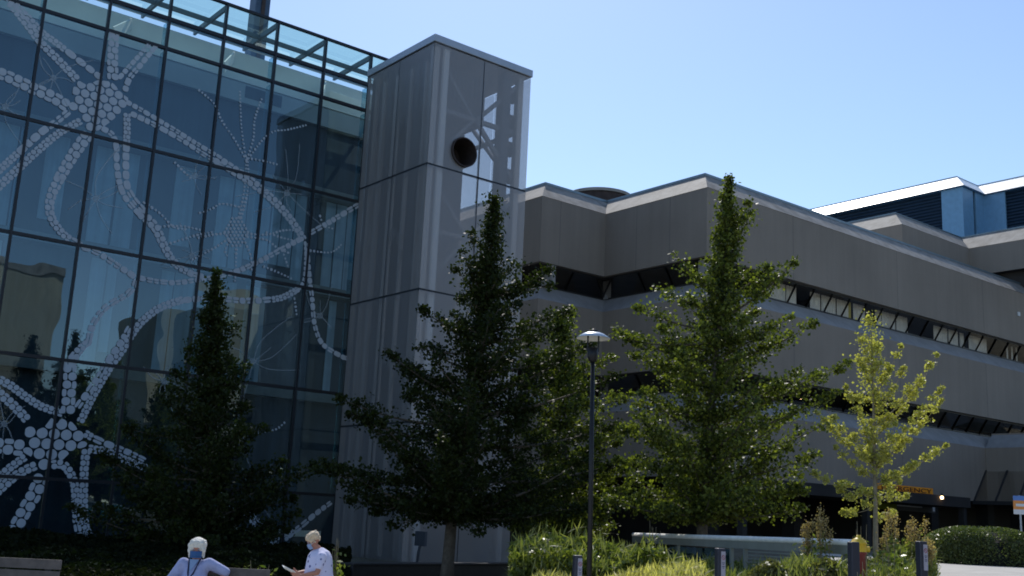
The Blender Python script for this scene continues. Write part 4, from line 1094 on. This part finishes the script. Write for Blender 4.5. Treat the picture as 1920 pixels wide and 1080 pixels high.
def head(mb, c, Fd, dn=0.0, sc=1.0):
    # c head centre, Fd facing, dn = downward tilt
    f = Vector(Fd).normalized(); s = Vector((-f.y, f.x, 0)).normalized()
    f2 = (f*math.cos(dn)-Vector((0, 0, 1))*math.sin(dn)); u2 = s.cross(f2)*-1
    if u2.z < 0: u2 = -u2
    Mh = Matrix((f2, s, u2)).transposed()
    P_ = lambda x, y, z: c+Mh @ Vector((x*sc, y*sc, z*sc))
    mb.ball(P_(-.012, 0, .028), .096*sc, .076*sc, .098*sc, 18, Mh)
    mb.ball(P_(.022, 0, -.035), .066*sc, .060*sc, .078*sc, 16, Mh)
    mb.ball(P_(.045, 0, -.085), .034*sc, .034*sc, .028*sc, 12, Mh)      # chin
    mb.ball(P_(.088, 0, -.018), .016*sc, .013*sc, .024*sc, 10, Mh); mb.ball(P_(.098, 0, -.032), .013*sc, .014*sc, .011*sc, 10, Mh)   # nose
    mb.ball(P_(.078, 0, .030), .014*sc, .048*sc, .011*sc, 10, Mh)       # brow
    for y_ in (-1, 1):
        mb.ball(P_(-.005, .078*y_, -.012), .018*sc, .009*sc, .030*sc, 10, Mh)   # ears
        mb.ball(P_(.055, .040*y_, -.03), .024*sc, .018*sc, .022*sc, 10, Mh)     # cheeks
    mb.ball(P_(.084, 0, -.062), .012*sc, .024*sc, .006*sc, 8, Mh); mb.ball(P_(.082, 0, -.074), .012*sc, .020*sc, .006*sc, 8, Mh)
    return P_, Mh
def person(o, fdir, label, J, shirt, hairm, maskm, skin, hair_style, dn, sleeves, extra=None, bulk=1.0, sc=1.0):
    F_ = Frame(o, fdir); root = empty('person', F_.o, label, 'person')
    j = {k_: F_(*v) for k_, v in J.items() if len(v) == 3}
    mb = MB()
    # trunk and legs of the body
    cap(mb, j['pelvis'], j['belly'], .135, .125); cap(mb, j['belly'], j['chest'], .125, .125)
    cap(mb, j['chest'], j['neck'], .10, .055); cap(mb, j['neck'], j['head']+Vector((0, 0, -.05)), .055, .055)
    for s_ in 'lr':
        cap(mb, j['chest']+(j['sh'+s_]-j['chest'])*.5, j['sh'+s_], .075, .055)
        cap(mb, j['sh'+s_], j['el'+s_], .050, .040); cap(mb, j['el'+s_], j['wr'+s_], .040, .026)
        cap(mb, j['hip'+s_], j['kn'+s_], .085, .058); cap(mb, j['kn'+s_], j['an'+s_], .055, .036)
        cap(mb, j['an'+s_], j['an'+s_]+F_.f*.14+Vector((0, 0, -.04)), .034, .028)
        hd_ = (j['ha'+s_]-j['wr'+s_]).normalized()
        thumb = J.get('th'+s_, (0, 0, 1)); thumb = F_.f*thumb[0]+F_.s*thumb[1]+Vector((0, 0, thumb[2]))
        nrm = J.get('pn'+s_, (0, 0, 1)); nrm = F_.f*nrm[0]+F_.s*nrm[1]+Vector((0, 0, nrm[2]))
        cap(mb, j['wr'+s_], j['wr'+s_]+hd_*.03, .026, .024)
        hand(mb, F_, j['wr'+s_]+hd_*.06, hd_, nrm, thumb, .55)
    fh = F_.f
    if 'look' in J: fh = (F_.f*J['look'][0]+F_.s*J['look'][1]).normalized()
    P_, Mh = head(mb, j['head'], fh, dn, sc)
    body = remesh(mb, .0065, 'body', skin, root, 3)
    for y_ in (-1, 1):
        e = MB().ball(P_(.079, .031*y_, .010), .012, seg=12); e.build('eye', M['sticker'], root, smooth_=True)
        e = MB().ball(P_(.089, .031*y_, .009), .0052, seg=8); e.build('pupil', M['black'], root, smooth_=True)
    # shirt
    mb = MB()
    cap(mb, j['pelvis']+Vector((0, 0, .02)), j['belly'], .175*bulk, .175*bulk); cap(mb, j['belly'], j['chest'], .175*bulk, .155*bulk); cap(mb, j['chest'], j['neck']+Vector((0, 0, -.055)), .14*bulk, .072)
    for s_ in 'lr':
        cap(mb, j['chest']+(j['sh'+s_]-j['chest'])*.45, j['sh'+s_], .105, .074)
        t_ = sleeves[s_]
        e = j['sh'+s_].lerp(j['el'+s_], min(1, t_)); cap(mb, j['sh'+s_], e, .075, .064)
        if t_ > 1: cap(mb, j['el'+s_], j['el'+s_].lerp(j['wr'+s_], t_-1), .064, .050)
    sh = remesh(mb, .013, 'shirt', shirt, root, 5)
    rb = MB(); 
    for k_ in range(24):
        a_ = 2*math.pi*k_/24; 
    # trousers
    mb = MB(); cap(mb, j['pelvis']-Vector((0, 0, .02)), j['pelvis']+Vector((0, 0, .03)), .155, .15)
    for s_ in 'lr': cap(mb, j['hip'+s_], j['kn'+s_], .10, .075); cap(mb, j['kn'+s_], j['an'+s_]+Vector((0, 0, .05)), .072, .062)
    remesh(mb, .014, 'trousers', M['trousers'], root)
    for s_ in 'lr':
        mb = MB(); cap(mb, j['an'+s_]+Vector((0, 0, -.03)), j['an'+s_]+F_.f*.16+Vector((0, 0, -.045)), .045, .040); remesh(mb, .01, 'shoe', M['shoe'], root)
    # hair
    mb = MB(); hr = random.Random(5)
    if hair_style == 'full':
        mb.ball(P_(-.030, 0, .062), .115, .105, .105, 18, Mh)
        for k_ in range(60):
            a_ = hr.uniform(.75, 5.53); zz_ = hr.uniform(-.075, .12); rr2 = .100*math.sqrt(max(.1, 1-((zz_-.03)/.16)**2))
            mb.ball(P_(-.02+rr2*math.cos(a_)*1.0, rr2*1.02*math.sin(a_), zz_), hr.uniform(.022, .036), seg=8)
        for y_ in (-1, 1):
            for z_ in (-.08, -.05, -.02, .01, .04): mb.ball(P_(-.002, .092*y_, z_), .028, .020, .028, 8, Mh)
        for k_ in range(9): mb.ball(P_(.060, -.07+.0175*k_, .112+hr.uniform(-.01, .01)-abs(k_-4)*.007), .024, seg=8)
    else:
        mb.ball(P_(-.028, 0, .062), .105, .092, .088, 18, Mh)
        for k_ in range(70):
            a_ = hr.uniform(.55, 5.73); zz_ = hr.uniform(-.03, .12); rr2 = .095*math.sqrt(max(.1, 1-((zz_-.03)/.15)**2))
            mb.ball(P_(-.02+rr2*math.cos(a_), rr2*.96*math.sin(a_), zz_), hr.uniform(.016, .028), seg=8)
        for k_ in range(9): mb.ball(P_(.070, -.064+.016*k_, .085+hr.uniform(-.01, .012)-abs(k_-4)*.005), .027, seg=8)
    remesh(mb, .008, 'hair', hairm, root, 1)
    # face mask
    mb = MB(); rows = []
    for i in range(7):
        zz_ = -.008-.092*i/6; row = []
        for k_ in range(13):
            a_ = -1.05+2.1*k_/12; bulge = .108 if 1 <= i <= 4 else .097
            row.append(P_(.008+bulge*math.cos(a_), .083*math.sin(a_)/math.sin(1.05)*.98, zz_))
        rows.append(row)
    for i in range(6):
        for k_ in range(12): mb.poly([rows[i][k_], rows[i][k_+1], rows[i+1][k_+1], rows[i+1][k_]])
    mb.build('face_mask', maskm, root, smooth_=True)
    for y_ in (-1, 1): MB().tube([P_(.05, .078*y_, -.03), P_(.0, .088*y_, -.01)], .003, 6).build('mask_loop', M['signwhite'], root)
    if extra: extra(root, F_, j, P_, Mh)
    return root
# the seated person in front, facing the camera
hd0 = W(371, 1028, 15.0)
z_h = hd0.z; o = Vector((hd0.x, hd0.y, 0))
def ex1(root, F_, j, P_, Mh):
    mb = MB(); c = j['chest']; n_ = j['neck']
    a = F_(.095, .075, n_.z-.0); b = F_(.185, -.03, c.z-.08); d_ = F_(.205, -.045, c.z-.30); e = F_(.09, -.07, n_.z-.0)
    mb.tube([a, F_(.175, .02, c.z-.01), b], .011, 6); mb.tube([e, F_(.170, -.05, c.z+.0), b], .011, 6); mb.tube([b, d_], .015, 6)
    mb.build('lanyard', M['strap'], root)
    mb = MB(); mb.poly([F_(.105, .06, n_.z-.01), F_(.105, -.06, n_.z-.01), F_(.175, -.03, c.z-.0)]); mb.build('undershirt', M['maskpale'], root)
    # cuff and wristwatch on the arm over the backrest
    wv = (j['wrl']-j['ell']).normalized(); MB().tube([j['wrl']-wv*.01, j['wrl']+wv*.02], .033, 14).build('wristwatch', M['lampmetal'], root)
    mb = MB(); mb.ball(F_(.17, -.02, .60), .13, .16, .07, 14); mb.build('lap_bag', M['bagdark'], root, smooth_=True)
# facing the camera: s (its left) = image right
J1 = dict(pelvis=(0, 0, .55), belly=(.03, 0, .72), chest=(.0, 0, z_h-.30), neck=(.0, 0, z_h-.125), head=(.03, 0, z_h-.02),
     shl=(0, .165, z_h-.185), ell=(-.05, .375, z_h-.285), wrl=(.0, .315, z_h-.44), hal=(.02, .30, z_h-.56), thl=(1, 0, 0), pnl=(0, 1, 0),
     shr=(0, -.165, z_h-.195), elr=(.03, -.315, z_h-.43), wrr=(.22, -.20, z_h-.56), har=(.32, -.10, z_h-.575), thr=(0, 0, 1), pnr=(0, -1, .2),
     hipl=(.04, .09, .53), knl=(.47, .13, .50), anl=(.50, .14, .09), hipr=(.04, -.09, .53), knr=(.47, -.13, .50), anr=(.52, -.14, .09), look=(1, 0.10))
person(o, -fd, 'seated person with white hair, dark blue mask and light blue shirt', J1, M['shirtblue'], M['hairwhite'], M['maskblue'], M['skinred'], 'full', .05, dict(l=1.12, r=1.6), ex1, 1.0, .94)
# the reading person, seen from the side, facing left
hd0 = W(583, 1013, 17.5); z_h = hd0.z; f2 = (-r0*.95-fd*.32).normalized(); o = Vector((hd0.x, hd0.y, 0))-f2*.07
def ex2(root, F_, j, P_, Mh):
    pass
J2 = dict(pelvis=(-.13, 0, z_h-.72), belly=(-.09, 0, z_h-.53), chest=(-.09, 0, z_h-.30), neck=(-.05, 0, z_h-.125), head=(.035, 0, z_h-.01),
     shl=(-.09, .18, z_h-.235), ell=(-.03, .24, z_h-.47), wrl=(.20, .14, z_h-.53), hal=(.30, .09, z_h-.52), thl=(0, .3, 1), pnl=(0, 0, -1),
     shr=(-.09, -.18, z_h-.235), elr=(-.0, -.22, z_h-.47), wrr=(.22, -.08, z_h-.50), har=(.32, -.03, z_h-.49), thr=(0, -.3, 1), pnr=(0, 0, -1),
     hipl=(-.1, .09, z_h-.74), knl=(.33, .12, z_h-.76), anl=(.36, .12, .09), hipr=(-.1, -.09, z_h-.74), knr=(.33, -.12, z_h-.76), anr=(.38, -.12, .09))
person(o, f2, 'seated person with short blond hair reading a booklet in a printed white shirt', J2, M['shirtprint'], M['hairblond'], M['maskpale'], M['skinred'], 'short', .5, dict(l=.62, r=.62), ex2, 1.3, .98)
F_ = Frame(o, f2)
bk = empty('booklet', F_(.33, .02, z_h-.50), 'open white booklet held by the reading person', 'book')
for s_ in (-1, 1):
    mb = MB(); a = F_(.27, .03, z_h-.515); ax = (F_.s*s_*.86+Vector((0, 0, .28))+F_.f*.15).normalized()*.14; ay = (F_.f*.9+Vector((0, 0, .42))).normalized()*.19
    nn = ax.cross(ay).normalized()
    mb.obox(a+ax*.5+ay*.5, ax*.5, ay*.5, nn*.003); mb.build('page', M['paper'], bk)

# ------------------------------------------------------------ what the glass reflects: buildings and trees behind the camera
rb = empty('beige_building', (30, -30, 0), 'sunlit beige concrete building reflected in the glass wall', 'building')
M['beige'] = mat('beige_concrete', (.36, .33, .25), .85, var=.1, vscale=.4, streak=.15)
def mirrored(px, py, Yr): q = onY(px, py, 2*YF-Yr); return q.x, q.z
Yr = -25.0
xa, za = mirrored(455, 528, Yr); xb, zb_ = mirrored(508, 600, Yr); xc, zc = mirrored(760, 580, Yr)
H1 = za
def rbox(nm, x0, x1, y0, y1, z0, z1, m): MB().box(x0, x1, y0, y1, z0, z1).build(nm, m, rb)
xL, _ = mirrored(395, 600, Yr)
mb = MB(); x1_ = xc+20
mb.poly([(xL, Yr, H1-2.6), (x1_, Yr, H1-2.6), (x1_, Yr-2.4, H1), (xL-2.0, Yr-2.4, H1)]); mb.build('parapet_slope', M['beige'], rb)
rbox('upper_wall', xL, x1_, Yr-14, Yr-.01, H1-8, H1-2.62, M['beige'])
rbox('window_band', xL+.4, x1_, Yr-14, Yr-1.0, H1-10.2, H1-8.02, M['room'])
rbox('middle_wall', xL, x1_, Yr-14, Yr-.01, H1-13.2, H1-10.22, M['beige'])
rbox('window_band', xL+.4, x1_, Yr-14, Yr-1.0, H1-15.4, H1-13.22, M['room'])
rbox('lower_wall', xL, x1_, Yr-14, Yr-.01, H1-18.2, H1-15.42, M['beige'])
rbox('ground_floor', xL+.4, x1_, Yr-14, Yr-1.5, 0, H1-18.22, M['room'])
rbox('green_stair', mirrored(510, 600, Yr)[0], mirrored(600, 600, Yr)[0], Yr+.02, Yr+3, 0, H1-3.5, M['steel'])
r2 = empty('beige_block', (0, -28, 0), 'tall beige block reflected at the left end of the glass wall', 'building')
Y2 = -22.0; x0_, z0_ = mirrored(-200, 470, Y2); x2_, z2_ = mirrored(119, 500, Y2)
MB().box(x0_, x2_, Y2-14, Y2, 0, z2_-.8).build('wall', M['beige'], r2)
MB().box(x0_, x2_+.1, Y2-14, Y2+.15, z2_-.8, z2_).build('parapet', M['fascia'], r2)
r3 = empty('grey_block', (16, -45, 0), 'long low grey block reflected behind the dark tree', 'building')
Y3 = -48.0; xa3, za3 = mirrored(270, 640, Y3); xb3, zb3 = mirrored(400, 600, Y3)
MB().box(xa3, xb3+10, Y3-12, Y3, 0, za3+4).build('wall', M['beige'], r3)
trees = [o for o in COL.objects if o.name.startswith('broadleaf_tree')]
def dup(root, loc, label, rz, sc):
    r_ = root.copy(); COL.objects.link(r_); r_.location = loc; r_['label'] = label; r_.rotation_euler = (0, 0, rz); r_.scale = (sc, sc, sc)
    r_['group'] = 'trees behind the viewer, seen in the glass'
    for ch in root.children:
        c = ch.copy(); COL.objects.link(c); c.parent = r_
for px, Yt, sc, lab, src in ((535, -9, 1.1, 'spired tree reflected in the glass near the metal tower', 3), (138, -13, 1.15, 'spired tree reflected in the glass at the far left', 3),
                        (60, -12, .85, 'round tree reflected low at the left end of the glass', 2), (300, -10, .9, 'round tree reflected low behind the dark tree', 0),
                        (220, -16, 1.0, 'reflected tree between the two neuron drawings', 1), (440, -14, .9, 'reflected tree left of the reading person', 2), (640, -11, .8, 'reflected tree at the right end of the glass', 0)):
    x, z = mirrored(px, 900, Yt); dup(trees[src], (x, Yt, 0), lab, px*.7, sc)
